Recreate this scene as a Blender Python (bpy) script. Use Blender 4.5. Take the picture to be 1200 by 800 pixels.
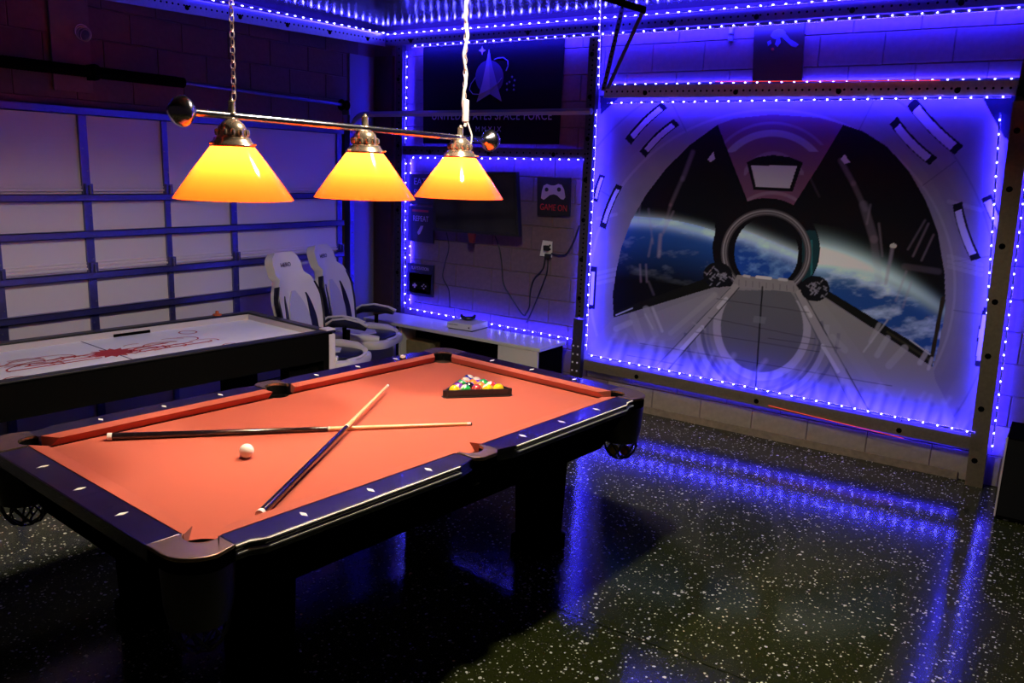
import bpy, bmesh, math, random
import numpy as np
from mathutils import Vector, Matrix
random.seed(7)
S = bpy.context.scene
for o in list(bpy.data.objects): bpy.data.objects.remove(o, do_unlink=True)
COL = S.collection
PI = math.pi

# ------------------------------------------------------------------ camera
CAM = Vector((2.51717, -2.57193, 1.90592)); YAW, PIT, ROLL, FPX = 0.5917, 0.2083, 0.0383, 966.8
def _axes():
    f = Vector((-math.sin(YAW)*math.cos(PIT), math.cos(YAW)*math.cos(PIT), -math.sin(PIT)))
    r = Vector((math.cos(YAW), math.sin(YAW), 0)); u = r.cross(f)
    return (r*math.cos(ROLL)+u*math.sin(ROLL), -r*math.sin(ROLL)+u*math.cos(ROLL), f)
CR, CU, CF = _axes()
cd = bpy.data.cameras.new('camera'); cam = bpy.data.objects.new('camera', cd); COL.objects.link(cam)
m = Matrix.Identity(4)
for i, a in enumerate((CR, CU, -CF)):
    for j in range(3): m[j][i] = a[j]
m.translation = CAM; cam.matrix_world = m
cd.sensor_width = 36; cd.lens = FPX*36/1200; cd.clip_start = .05
S.camera = cam
# ------------------------------------------------------------------ world / exposure
w = bpy.data.worlds.new('world'); S.world = w; w.use_nodes = True
w.node_tree.nodes['Background'].inputs[0].default_value = (.60, .45, .62, 1)
w.node_tree.nodes['Background'].inputs[1].default_value = .012
S.view_settings.view_transform = 'Standard'; S.view_settings.look = 'None'
S.view_settings.exposure = 0.0; S.view_settings.gamma = 1
BULB_S = 900.0         # emission strength of each frosted bulb in the billiard light
LED_S = 130.0          # strength of the LED chips
GLOW_S = 240.0         # strength of the side of the LED tape that faces the wall
# garage ceiling lamp just over the near edge of the table (above the frame)
_l = bpy.data.lights.new('ceiling_lamp_light', 'SPOT'); _l.energy = 190; _l.color = (1.0, .93, .76); _l.shadow_soft_size = .09; _l.spot_size = math.radians(152); _l.spot_blend = .35
_o = bpy.data.objects.new('ceiling_lamp_light', _l); COL.objects.link(_o); _o.location = (.52, .25, 3.03)

# ------------------------------------------------------------------ point finders
def ray(x, y): return CF + CR*((x-600)/FPX) - CU*((y-400)/FPX)
def atY(x, y, Y): d = ray(x, y); return CAM + d*((Y-CAM.y)/d.y)
def atX(x, y, X): d = ray(x, y); return CAM + d*((X-CAM.x)/d.x)
def atZ(x, y, Z): d = ray(x, y); return CAM + d*((Z-CAM.z)/d.z)

# ------------------------------------------------------------------ materials
MATS = {}
def mat(name, col, rough=.5, metal=0, spec=.5, emit=None, es=0, noise=0, nscale=20, bump=0, coat=0, sheen=0):
    if name in MATS: return MATS[name]
    mt = bpy.data.materials.new(name); mt.use_nodes = True; nt = mt.node_tree; b = nt.nodes['Principled BSDF']
    b.inputs['Base Color'].default_value = (*col, 1); b.inputs['Roughness'].default_value = rough
    b.inputs['Metallic'].default_value = metal; b.inputs['Specular IOR Level'].default_value = spec
    b.inputs['Coat Weight'].default_value = coat; b.inputs['Sheen Weight'].default_value = sheen
    if emit: b.inputs['Emission Color'].default_value = (*emit, 1); b.inputs['Emission Strength'].default_value = es
    if noise or bump:
        tc = nt.nodes.new('ShaderNodeTexCoord'); n = nt.nodes.new('ShaderNodeTexNoise')
        n.inputs['Scale'].default_value = nscale; n.inputs['Detail'].default_value = 5
        nt.links.new(tc.outputs['Object'], n.inputs['Vector'])
        if noise:
            mx = nt.nodes.new('ShaderNodeMix'); mx.data_type = 'RGBA'
            mx.inputs['A'].default_value = (*[max(0, c*(1-noise)) for c in col], 1)
            mx.inputs['B'].default_value = (*[min(1, c*(1+noise)) for c in col], 1)
            nt.links.new(n.outputs['Fac'], mx.inputs['Factor']); nt.links.new(mx.outputs['Result'], b.inputs['Base Color'])
        if bump:
            bp = nt.nodes.new('ShaderNodeBump'); bp.inputs['Strength'].default_value = bump; bp.inputs['Distance'].default_value = .004
            nt.links.new(n.outputs['Fac'], bp.inputs['Height']); nt.links.new(bp.outputs['Normal'], b.inputs['Normal'])
    MATS[name] = mt; return mt

M_block = mat('painted_block', (.135, .085, .10), .75, noise=.25, nscale=30, bump=.35)
M_blockt = mat('tan_block', (.30, .24, .17), .75, noise=.25, nscale=30, bump=.35)
M_mortar = mat('mortar', (.13, .085, .095), .9, noise=.3, nscale=60)
M_blockp = mat('dark_block', (.085, .052, .048), .8, noise=.25, nscale=30, bump=.35)
M_ceil = mat('ceiling_gloss', (.012, .012, .014), .16, spec=.5)
M_door = mat('door_panel', (.74, .65, .69), .6, noise=.08, nscale=250, bump=.12)
M_steel = mat('galvanised', (.34, .34, .40), .34, metal=.9, noise=.2, nscale=40)
M_rail = mat('door_rail', (.16, .15, .36), .36, metal=.92, noise=.2, nscale=30)  # galvanised steel, blue LED reflection tinted into the base colour
M_beam = mat('tan_angle', (.20, .155, .10), .45, metal=.45, noise=.3, nscale=50)
M_beamd = mat('dark_angle', (.055, .045, .045), .45, metal=.4, noise=.3, nscale=50)
M_board = mat('dark_wood', (.05, .022, .02), .65, noise=.4, nscale=12)
M_jamb = mat('painted_jamb', (.16, .15, .17), .6)
M_black = mat('black_satin', (.008, .008, .009), .35)
M_blackm = mat('black_matte', (.003, .003, .003), 1, spec=0)
M_lacq = mat('black_lacquer', (.008, .004, .020), .22, spec=.6, coat=.15)  # black finish with the violet of reflected LEDs mixed into its base
M_hole = mat('hole_dark', (.003, .003, .003), .9, spec=0)
M_felt = mat('red_felt', (.46, .095, .055), .95, spec=.05, noise=.16, nscale=420, bump=.1, sheen=.15)
M_inlay = mat('pearl_inlay', (.95, .90, .80), .5)
M_cast = mat('brass_casting', (.30, .19, .13), .26, metal=.8, noise=.2, nscale=30)
M_leather = mat('black_leather', (.018, .011, .010), .4, bump=.3, nscale=200)
M_trim = mat('pale_trim', (.95, .86, .68), .3)
M_brass = mat('polished_brass', (.85, .62, .42), .22, metal=.85)
M_chrome = mat('dark_chrome', (.62, .56, .60), .2, metal=1)
M_chain = mat('brass_chain', (.72, .52, .46), .3, metal=.7)
M_cord = mat('white_cord', (.75, .68, .60), .5)
M_white = mat('white_laminate', (.62, .58, .56), .35, noise=.05)
M_plastic = mat('white_plastic', (.66, .63, .62), .35)
M_ivory = mat('ivory_trim', (.58, .50, .52), .5)
M_pu = mat('white_leatherette', (.66, .60, .56), .45, bump=.05, nscale=90)
M_pud = mat('navy_leatherette', (.006, .006, .018), .38)
M_mesh = mat('pale_fabric', (.46, .43, .52), .85, noise=.15, nscale=200, bump=.2)
M_cable = mat('black_cable', (.008, .008, .009), .5)
M_maple = mat('maple', (.80, .52, .24), .3, coat=.4, noise=.1, nscale=20)
M_cuebutt = mat('cue_black', (.010, .006, .008), .12, coat=.6)
M_tip = mat('ferrule', (.88, .82, .76), .4)
M_red = mat('red_print', (.45, .02, .02), .5)
M_redglow = mat('red_tape', (.5, .03, .01), .4, emit=(1, .06, .01), es=.8)
M_orange = mat('orange_plastic', (.65, .12, .03), .4)
M_led = mat('led_chip', (.1, .1, .1), .5, emit=(.13, .12, 1.0), es=LED_S)
M_glow = mat('led_tape_lit', (.1, .1, .1), .5, emit=(.022, .014, 1.0), es=GLOW_S)
M_tape = mat('led_tape', (.10, .10, .22), .5)
M_flag = mat('flag_black', (.006, .006, .010), .9, spec=.1)
M_flagblue = mat('flag_print', (.17, .18, .40), .8)
M_flagpale = mat('flag_pale', (.28, .28, .50), .8)
M_poster = mat('poster_black', (.010, .008, .010), .5)
M_posterpale = mat('poster_print', (.42, .30, .36), .6)
M_posterred = mat('poster_red', (.16, .010, .012), .6)
M_screen = mat('tv_screen', (.004, .004, .005), .12)

# ------------------------------------------------------------------ mesh builder
class MB:
    def __init__(s): s.v = []; s.f = []; s.mi = []; s.m = 0
    def add(s, vs, fs):
        n = len(s.v); s.v += [tuple(v) for v in vs]; s.f += [tuple(i+n for i in f) for f in fs]; s.mi += [s.m]*len(fs); return s
    def box(s, c, size, M=None):
        hx, hy, hz = (a/2 for a in size); vs = []
        for x in (-hx, hx):
            for y in (-hy, hy):
                for z in (-hz, hz):
                    v = Vector((x, y, z)); v = (M @ v if M else v) + Vector(c); vs.append(v)
        return s.add(vs, [(0,1,3,2),(4,6,7,5),(0,4,5,1),(2,3,7,6),(0,2,6,4),(1,5,7,3)])
    def bbox(s, a, b): return s.box([(a[i]+b[i])/2 for i in range(3)], [abs(b[i]-a[i]) for i in range(3)])
    def prism(s, pts, z0, z1, inset=0):
        n = len(pts); cx = sum(p[0] for p in pts)/n; cy = sum(p[1] for p in pts)/n
        bot = [(p[0], p[1], z0) for p in pts]; top = [(p[0], p[1], z1) for p in pts]
        return s.add(bot+top, [tuple(range(n))[::-1], tuple(range(n, 2*n))] + [(i, (i+1) % n, n+(i+1) % n, n+i) for i in range(n)])
    def tube(s, pts, r, n=8, cap=True):
        pts = [Vector(p) for p in pts]; rs = r if isinstance(r, (list, tuple)) else [r]*len(pts)
        t = (pts[1]-pts[0]).normalized(); ref = Vector((0,0,1)) if abs(t.z) < .9 else Vector((1,0,0))
        a = t.cross(ref).normalized(); vs = []
        for i, p in enumerate(pts):
            t = (pts[min(i+1, len(pts)-1)]-pts[max(i-1, 0)]).normalized()
            a = (a - t*a.dot(t)).normalized(); b = t.cross(a)
            for k in range(n):
                q = 2*PI*k/n; vs.append(p + (a*math.cos(q)+b*math.sin(q))*rs[i])
        fs = [(i*n+k, i*n+(k+1) % n, (i+1)*n+(k+1) % n, (i+1)*n+k) for i in range(len(pts)-1) for k in range(n)]
        if cap: fs += [tuple(range(n))[::-1], tuple(range((len(pts)-1)*n, len(pts)*n))]
        return s.add(vs, fs)
    def lathe(s, prof, c=(0,0,0), n=24, M=None):
        vs = []
        for r, z in prof:
            for k in range(n):
                v = Vector((r*math.cos(2*PI*k/n), r*math.sin(2*PI*k/n), z)); vs.append((M @ v if M else v)+Vector(c))
        return s.add(vs, [(i*n+k, i*n+(k+1) % n, (i+1)*n+(k+1) % n, (i+1)*n+k) for i in range(len(prof)-1) for k in range(n)])
    def beam(s, p0, p1, wd, w_, dd, d):
        p0 = Vector(p0); p1 = Vector(p1); wd = Vector(wd).normalized()*w_/2; dd = Vector(dd).normalized()*d/2
        vs = [p+wd*a+dd*b for p in (p0, p1) for a, b in ((-1,-1),(1,-1),(1,1),(-1,1))]
        return s.add(vs, [(3,2,1,0),(4,5,6,7),(0,1,5,4),(1,2,6,5),(2,3,7,6),(3,0,4,7)])
    def torus(s, c, R, r, n=20, k=8, M=None):
        vs = []
        for i in range(n):
            a = 2*PI*i/n
            for j in range(k):
                b = 2*PI*j/k; v = Vector(((R+r*math.cos(b))*math.cos(a), (R+r*math.cos(b))*math.sin(a), r*math.sin(b)))
                vs.append((M @ v if M else v)+Vector(c))
        return s.add(vs, [(i*k+j, ((i+1) % n)*k+j, ((i+1) % n)*k+(j+1) % k, i*k+(j+1) % k) for i in range(n) for j in range(k)])
    def mesh(s, name, mats, smooth=None, bevel=0):
        me = bpy.data.meshes.new(name); me.from_pydata(s.v, [], s.f)
        for mm in (mats if isinstance(mats, (list, tuple)) else [mats]): me.materials.append(mm)
        me.polygons.foreach_set('material_index', s.mi)
        bm = bmesh.new(); bm.from_mesh(me)
        big = [f for f in bm.faces if len(f.verts) > 4]
        if big: bmesh.ops.triangulate(bm, faces=big, ngon_method='EAR_CLIP')
        bmesh.ops.recalc_face_normals(bm, faces=bm.faces)
        if bevel:
            bmesh.ops.bevel(bm, geom=[e for e in bm.edges if len(e.link_faces) == 2 and e.calc_face_angle() > .6], offset=bevel, segments=2, affect='EDGES', profile=.6)
        bm.to_mesh(me); bm.free()
        if smooth is not None:
            me.polygons.foreach_set('use_smooth', [True]*len(me.polygons))
            try: me.set_sharp_from_angle(angle=smooth)
            except Exception: pass
        return me
    def build(s, name, mats, parent=None, smooth=None, bevel=0, loc=None):
        o = bpy.data.objects.new(name, s.mesh(name, mats, smooth, bevel)); COL.objects.link(o)
        if parent: o.parent = parent
        if loc is not None: o.location = loc
        return o
def mo(name, me, parent=None, loc=(0,0,0), rot=(0,0,0), label=None):
    o = bpy.data.objects.new(name, me); COL.objects.link(o); o.location = loc; o.rotation_euler = rot
    if parent: o.parent = parent
    if label: o['label'] = label
    return o
def tag(o, label=None, cat=None, group=None, kind=None):
    if label: o['label'] = label
    if cat: o['category'] = cat
    if group: o['group'] = group
    if kind: o['kind'] = kind
    return o
def empty(name, loc=(0,0,0), rz=0, **k):
    o = bpy.data.objects.new(name, None); COL.objects.link(o); o.location = loc; o.rotation_euler = (0,0,rz); o.empty_display_size = .1
    return tag(o, **k)
def text(name, body, size, matl, parent, M, extrude=.0006, sx=1.0, spacing=1.0, align='CENTER'):
    cu = bpy.data.curves.new(name, 'FONT'); cu.body = body; cu.size = size; cu.extrude = extrude; cu.align_x = align; cu.align_y = 'CENTER'; cu.space_character = spacing
    t = bpy.data.objects.new(name+'_tmp', cu); COL.objects.link(t); bpy.context.view_layer.update()
    me = bpy.data.meshes.new_from_object(t); bpy.data.objects.remove(t, do_unlink=True)
    me.transform(M @ Matrix.Diagonal((sx, 1, 1, 1))); me.name = name; me.materials.clear(); me.materials.append(matl)
    o = bpy.data.objects.new(name, me); COL.objects.link(o)
    if parent: o.parent = parent
    return o
WALLFACE = Matrix.Rotation(PI/2, 4, 'X')      # text in XY plane -> stands in XZ, reads from -Y
def wallM(x, y, z): return Matrix.Translation((x, y, z)) @ WALLFACE

WY = 3.387; WX = -3.149; ZC = 3.085
# ================================================================== SETTING
# --- floor: two poured slabs either side of a control joint, over a dark base
def floor_material():
    mt = bpy.data.materials.new('flecked_epoxy'); mt.use_nodes = True; nt = mt.node_tree; b = nt.nodes['Principled BSDF']; L = nt.links.new
    tc = nt.nodes.new('ShaderNodeTexCoord')
    def fleck(scale, thr, seed, soft=.02):
        mp = nt.nodes.new('ShaderNodeMapping'); mp.inputs['Location'].default_value = (seed, seed*.7, 0); L(tc.outputs['Object'], mp.inputs['Vector'])
        nz = nt.nodes.new('ShaderNodeTexNoise'); nz.inputs['Scale'].default_value = scale*1.7; L(mp.outputs[0], nz.inputs['Vector'])
        va = nt.nodes.new('ShaderNodeVectorMath'); va.operation = 'MULTIPLY_ADD'; va.inputs[1].default_value = (.4/scale,)*3; L(nz.outputs['Color'], va.inputs[0]); L(mp.outputs[0], va.inputs[2])
        vo = nt.nodes.new('ShaderNodeTexVoronoi'); vo.voronoi_dimensions = '2D'; vo.inputs['Scale'].default_value = scale; L(va.outputs[0], vo.inputs['Vector'])
        sp = nt.nodes.new('ShaderNodeSeparateColor'); L(vo.outputs['Color'], sp.inputs[0])
        a = nt.nodes.new('ShaderNodeMath'); a.operation = 'GREATER_THAN'; a.inputs[1].default_value = thr; L(sp.outputs[0], a.inputs[0])
        sz = nt.nodes.new('ShaderNodeMath'); sz.operation = 'MULTIPLY'; sz.inputs[1].default_value = .42; L(sp.outputs[1], sz.inputs[0])
        c = nt.nodes.new('ShaderNodeMath'); c.operation = 'LESS_THAN'; L(vo.outputs['Distance'], c.inputs[0]); L(sz.outputs[0], c.inputs[1])
        d = nt.nodes.new('ShaderNodeMath'); d.operation = 'MULTIPLY'; L(a.outputs[0], d.inputs[0]); L(c.outputs[0], d.inputs[1])
        return d.outputs[0], sp.outputs[2]
    n = nt.nodes.new('ShaderNodeTexNoise'); n.inputs['Scale'].default_value = 1.3; n.inputs['Detail'].default_value = 4; L(tc.outputs['Object'], n.inputs['Vector'])
    base = nt.nodes.new('ShaderNodeMix'); base.data_type = 'RGBA'; base.inputs['A'].default_value = (.019, .027, .005, 1); base.inputs['B'].default_value = (.034, .036, .009, 1); L(n.outputs['Fac'], base.inputs['Factor'])
    cur = base.outputs['Result']
    for scale, thr, seed, col in ((150, .80, 11, (.003, .003, .003)), (110, .80, 3, (.075, .065, .05)), (75, .84, 0, (.62, .60, .50)), (48, .955, 7, (.75, .72, .62))):
        f, _ = fleck(scale, thr, seed)
        mx = nt.nodes.new('ShaderNodeMix'); mx.data_type = 'RGBA'; mx.inputs['B'].default_value = (*col, 1)
        L(f, mx.inputs['Factor']); L(cur, mx.inputs['A']); cur = mx.outputs['Result']
    L(cur, b.inputs['Base Color'])
    n2 = nt.nodes.new('ShaderNodeTexNoise'); n2.inputs['Scale'].default_value = 90; n2.inputs['Detail'].default_value = 3; L(tc.outputs['Object'], n2.inputs['Vector'])
    bp = nt.nodes.new('ShaderNodeBump'); bp.inputs['Strength'].default_value = .2; bp.inputs['Distance'].default_value = .0012; L(n2.outputs['Fac'], bp.inputs['Height']); L(bp.outputs['Normal'], b.inputs['Normal'])
    b.inputs['Roughness'].default_value = .105; b.inputs['Specular IOR Level'].default_value = .5
    return mt
M_floor = floor_material()
fl = MB().bbox((WX-.1, -4.5, -.06), (5, WY+.1, -.012)).build('floor', M_hole); tag(fl, kind='structure')
MB().bbox((WX, .336, -.012), (5, WY, 0)).build('slab', M_floor, fl)
MB().bbox((WX, -4.5, -.012), (5, .330, 0)).build('slab', M_floor, fl)
ce = MB().bbox((WX, -2.2, ZC), (5, WY, ZC+.06)).build('ceiling', M_ceil); tag(ce, kind='structure')

# --- block walls, one object per block
def block_mesh(L, H, name, axis, mt, d=.007, g=.002):
    mb = MB(); h = L/2-g; k = H/2-g; c = .004
    f = [(-h,0,-k),(h,0,-k),(h,0,k),(-h,0,k),(-h+c,-d,-k+c),(h-c,-d,-k+c),(h-c,-d,k-c),(-h+c,-d,k-c)]
    if axis == 'x': f = [(-y, x, z) for x, y, z in f]
    mb.add(f, [(4,5,6,7),(0,1,5,4),(1,2,6,5),(2,3,7,6),(3,0,4,7)])
    return mb.mesh(name, mt)
wb = MB().bbox((WX-.12, WY, 0), (5, WY+.12, ZC)).build('wall_back', M_mortar); tag(wb, kind='structure')
BL, BH = .406, .2032
full = block_mesh(BL, BH, 'block', 'y', M_block); half = block_mesh(BL/2, BH, 'block_half', 'y', M_block); fullt = block_mesh(BL, BH, 'block_tan', 'y', M_blockt)
def hidden_by_mural(x, z): return -.45 < x < 1.85 and .62 < z < 2.3
row = 0; z = BH/2
while z < ZC:
    x = WX+.02 + (BL/2 if row % 2 == 0 else 0)
    if row % 2: x += BL/2
    if row % 2 == 0: pass
    xs = []
    x0 = WX + (0 if row % 2 else -BL/2)
    k = 0
    while x0 + k*BL < 3.4:
        cx = x0 + k*BL + BL/2; k += 1
        if cx-BL/2 < WX: mo('block', half, wb, (cx+BL/4, WY, z)); continue
        if not hidden_by_mural(cx, z): mo('block', fullt if z < .4 and cx > -.7 else full, wb, (cx, WY, z))
    z += BH; row += 1
wl = MB()
wl.bbox((WX-.15, -4.5, 2.17), (WX, WY, ZC)); wl.bbox((WX-.15, 3.0, 0), (WX, WY, 2.17)); wl.bbox((WX-.15, -4.5, 0), (WX, -2.4, 2.17))
wl = wl.build('wall_left', M_mortar); tag(wl, kind='structure')
fullx = block_mesh(BL, BH, 'block', 'x', M_blockp)
row = 0; z = 2.235+BH/2
while z < ZC:
    for k in range(13):
        y = 3.36-BL/2 - k*BL - (BL/2 if row % 2 else 0)
        if y > -1.6: mo('block', fullx, wl, (WX+.0, y, z))
    z += BH; row += 1
# jamb beside the door and brown board on the back wall corner
tag(MB().bbox((WX, 3.02, 0), (WX+.03, 3.33, 2.85)).build('trim_1', M_jamb), kind='structure')
tag(MB().bbox((WX+.035, WY-.045, 0), (-2.90, WY-.013, 2.86)).build('trim_2', M_board), kind='structure')
# rough painted base band under the mural
tag(MB().bbox((-.66, WY-.022, 0), (2.10, WY-.013, .055)).build('baseboard_back', mat('rough_base', (.22, .17, .12), .9, noise=.5, nscale=25, bump=.8)), kind='structure')

# --- garage door: sections, rails, stiles, hinges
dr = empty('door_1', (WX, 0, 0)); dr['kind'] = 'structure'
Y0, Y1 = -2.35, 2.93
zs = [0.0, .545, 1.095, 1.635, 2.165]
for i in range(4):
    MB().bbox((-.03, Y0, zs[i]+.004), (.0, Y1, zs[i+1]-.004)).build('door_section', M_door, dr)
    if i: # moulded joint ledge above each section joint
        MB().bbox((0, Y0, zs[i]-.002), (.018, Y1, zs[i]+.012)).bbox((0, Y0, zs[i]+.022), (.010, Y1, zs[i]+.034)).bbox((0, Y0, zs[i]+.044), (.006, Y1, zs[i]+.052)).build('section_joint', M_door, dr)
for zr, h in ((2.165, .055), (1.590, .050), (1.340, .050), (1.055, .050), (.80, .05), (.52, .05)):
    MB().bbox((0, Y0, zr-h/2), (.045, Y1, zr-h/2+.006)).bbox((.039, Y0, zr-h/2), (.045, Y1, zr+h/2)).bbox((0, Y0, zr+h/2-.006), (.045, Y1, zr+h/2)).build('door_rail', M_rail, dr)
for ys in (-1.9, -1.3, -.69, -.075, .535, 1.145, 1.735, 2.90):
    wd = .058 if ys not in (1.145,) else .045
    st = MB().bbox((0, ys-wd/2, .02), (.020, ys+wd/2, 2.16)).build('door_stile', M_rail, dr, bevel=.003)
    rv = MB()
    for k in range(14): rv.box((.022, ys+(.012 if k % 2 else -.012), .12+k*.15), (.006, .009, .009))
    rv.build('screw_row', M_steel, st)
    for zz in zs[1:4]:
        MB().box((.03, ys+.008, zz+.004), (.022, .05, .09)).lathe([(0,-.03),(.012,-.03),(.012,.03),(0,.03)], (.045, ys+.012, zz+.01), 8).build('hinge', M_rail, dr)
# track and its angle bracket at the right edge of the door, continuing as horizontal track
tk = empty('door_track', (0,0,0), label='steel garage door track running up the jamb and under the ceiling before the flag', cat='door track')
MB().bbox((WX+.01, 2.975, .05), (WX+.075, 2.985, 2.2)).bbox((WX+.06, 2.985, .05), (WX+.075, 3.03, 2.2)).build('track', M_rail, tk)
tp = [(WX+.06, 3.01, 2.15)]
for i in range(1, 7):
    a = i/6*PI/2; tp.append((WX+.06+.18*(1-math.cos(a)), 3.01, 2.15+.168*math.sin(a)))
tp.append((-.60, 3.01, 2.333))
M_track = mat('track_steel', (.30, .30, .36), .45, metal=.4)
MB().tube(tp, .026, 6).build('horizontal_track', M_track, tk)
bolt = MB().box((0,0,0), (.006, .012, .012)).mesh('bolt', M_steel)
for k in range(20): mo('bolt', bolt, tk, (WX+.078, 3.012, .15+k*.1))
# torsion spring assembly above door
sp = empty('torsion_spring', (0,0,0), label='black garage door torsion spring on its shaft above the door', cat='spring')
a = atX(215, 97, -3.03); zsp = a.z
MB().tube([(-3.03, -1.2, zsp), (-3.03, .55, zsp)], .036, 12).tube([(-3.03, .62, zsp-.0), (-3.03, a.y, zsp-.0)], .036, 12).build('spring_coil', M_blackm, sp, .6)
rg = MB()
for k in range(110): rg.torus((-3.03, -1.1+k*.021, zsp), .036, .0035, 10, 4, Matrix.Rotation(PI/2, 3, 'X'))
tag(rg.build('coil_ring', M_blackm, sp), kind='stuff')
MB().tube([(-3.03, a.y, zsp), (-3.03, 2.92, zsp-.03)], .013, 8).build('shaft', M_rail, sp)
MB().lathe([(0,-.02),(.05,-.02),(.055,0),(.05,.02),(0,.02)], (-3.03, .585, zsp), 14, Matrix.Rotation(PI/2, 3, 'X')).box((-3.070, .585, zsp), (.08, .02, .10)).build('centre_bracket', M_blackm, sp)
MB().lathe([(0,-.035),(.045,-.035),(.03,-.01),(.03,.01),(.05,.03),(0,.03)], (-3.03, 2.86, zsp-.03), 14, Matrix.Rotation(PI/2, 3, 'X')).build('cable_drum', M_blackm, sp)
MB().box((-3.075, 2.93, zsp-.05), (.09, .02, .12)).build('end_bracket', M_steel, sp)
# mounting pad board on the wall above the door
pb = MB().bbox((WX+.013, .36, 2.285), (WX+.03, .62, 2.90)).build('mounting_board', mat('pad_board', (.12,.085,.075), .8, noise=.3, nscale=14), None); tag(pb, 'flat brown mounting board on block wall behind the torsion spring', 'board')
cc = MB(); c0 = atX(97, 38, -3.08)
for k in range(4):
    cc.torus((WX+.065+.004*k, c0.y+.004*k, c0.z-.006*k), .05-.004*k, .003, 20, 5, Matrix.Rotation(PI/2, 3, 'Y') @ Matrix.Rotation(.4*k, 3, 'X'))
tag(cc.build('cable_coil', M_chain), 'small loose coil of thin cable hung on the mounting board', 'cable')

# ================================================================== METAL FRAME, RAILS, LED STRIPS
def holes(p0, p1, nrm, n, r, parent, wdir=None, alt=0):
    p0 = Vector(p0); p1 = Vector(p1); nrm = Vector(nrm).normalized(); t = (p1-p0).normalized(); s = t.cross(nrm); mb = MB()
    for i in range(n):
        c = p0.lerp(p1, (i+.5)/n) + nrm*.001 + s*(alt*(1 if i % 2 else -1))
        pts = [c + (t*math.cos(q)+s*math.sin(q))*r for q in [2*PI*k/8 for k in range(8)]]
        mb.add(pts + [p-nrm*.002 for p in pts], [tuple(range(8))]+[(k, (k+1) % 8, 8+(k+1) % 8, 8+k) for k in range(8)])
    o = mb.build('hole_row', M_hole, parent); tag(o, kind='stuff'); return o
def angle(name, p0, p1, wd, w_, out, d, mt, label, hn=0, big=0, cat='steel beam'):
    """L-section slotted steel angle: face (wd x length) and a flange going back from it"""
    p0 = Vector(p0); p1 = Vector(p1); wd = Vector(wd).normalized(); out = Vector(out).normalized()
    root = empty(name, p0, label=label, cat=cat)
    q0 = Vector((0,0,0)); q1 = p1-p0
    MB().beam(q0, q1, wd, w_, out, .006).build('face_plate', mt, root)
    MB().beam(q0 + wd*(w_/2-.003) - out*(d/2), q1 + wd*(w_/2-.003) - out*(d/2), wd, .006, out, d).build('flange', mt, root)
    if hn: holes(q0+out*.003, q1+out*.003, out, hn, .008, root, alt=0)
    if big: holes(q0+out*.0035-wd*w_*.12, q1+out*.0035-wd*w_*.12, out, big, .019, root)
    return root
def strip(label, pts, spacing=.085, size=.0065, tape=(0,0,1), mt=None, glow=(0,1,0), gw=.010):
    """LED strip along a polyline; tape plus its chips"""
    root = empty('led_strip', pts[0], label=label, cat='led strip')
    p0 = Vector(pts[0]); tp = MB(); ch = MB(); gl_ = MB(); gd = Vector(glow).normalized()
    for a, b in zip(pts[:-1], pts[1:]):
        a = Vector(a)-p0; b = Vector(b)-p0; L = (b-a).length; n = max(1, int(round(L/spacing))); t = (b-a).normalized()
        tn = Vector(tape).normalized(); sd = t.cross(tn).normalized()
        tp.beam(a-tn*.004, b-tn*.004, sd, .010, tn, .002)
        gs = t.cross(gd).normalized(); off = gd*(.006 if gd.dot(tn) < .5 else .002); gl_.add([a+off-gs*gw/2, b+off-gs*gw/2, b+off+gs*gw/2, a+off+gs*gw/2, a+off*.8-gs*gw/2, b+off*.8-gs*gw/2, b+off*.8+gs*gw/2, a+off*.8+gs*gw/2], [(0,1,2,3),(7,6,5,4)])
        gl_.mi[-1] = 1
        for i in range(n):
            c = a.lerp(b, (i+.5)/n); ch.beam(c-t*size/2, c+t*size/2, sd, size, tn, size*.7)
    tp.build('tape', M_tape, root); gl_.build('lit_tape', [M_glow, M_tape], root); tag(ch.build('chip', mt or M_led, root), kind='stuff')
    return root

FY = 3.30                                   # front plane of the frame
# ceiling rails
lr0 = atX(100, -8, -2.95); lr1 = Vector((-2.95, 3.30, 2.945))
angle('ceiling_rail', (-2.95, -.8, 2.89), lr1+Vector((0,0,.045)), (0,0,1), .105, (1,0,0), .05, M_steel, 'slotted steel rail under the ceiling along the garage door wall', 90, 9)
angle('ceiling_rail', (-2.95, FY, 2.982), (3.3, FY, 2.985), (0,0,1), .082, (0,-1,0), .05, M_beamd, 'dark steel rail under the ceiling along the wall of the flag and mural', 120, 10)
strip('blue LED strip on top of the ceiling rail along the garage door wall', [(-2.925, -.8, 2.965), (-2.915, 3.28, 3.045)], glow=(-1,0,.15), size=.009)
strip('blue LED strip on top of the ceiling rail above flag and mural', [(-2.93, FY-.03, 3.035), (3.2, FY-.03, 3.04)], size=.009)
strip('blue LED strip under the ceiling rail above flag and mural', [(-2.62, FY-.012, 2.925), (3.2, FY-.012, 2.925)], tape=(0,-1,0), gw=.022)
# left post
angle('frame_post', atY(679, 372, FY), atY(696.5, 38, FY), (1,0,0), .078, (0,-1,0), .05, M_beamd, 'upright slotted steel post between the television bay and the space mural', 60, 7)
pl = angle('frame_post', (atY(675, 405, FY)[0], FY, 0), atY(678, 374, FY), (1,0,0), .09, (0,-1,0), .05, M_beamd, 'short black lower post with bolt heads beside the console right end', 0, 0)
bth = MB().box((0,0,0), (.012,.008,.012)).mesh('bolt_head', M_inlay)
for k in range(6):
    for s in (-.022, .022): mo('bolt_head', bth, pl, (s, -.006, .12+k*.07))

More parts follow.
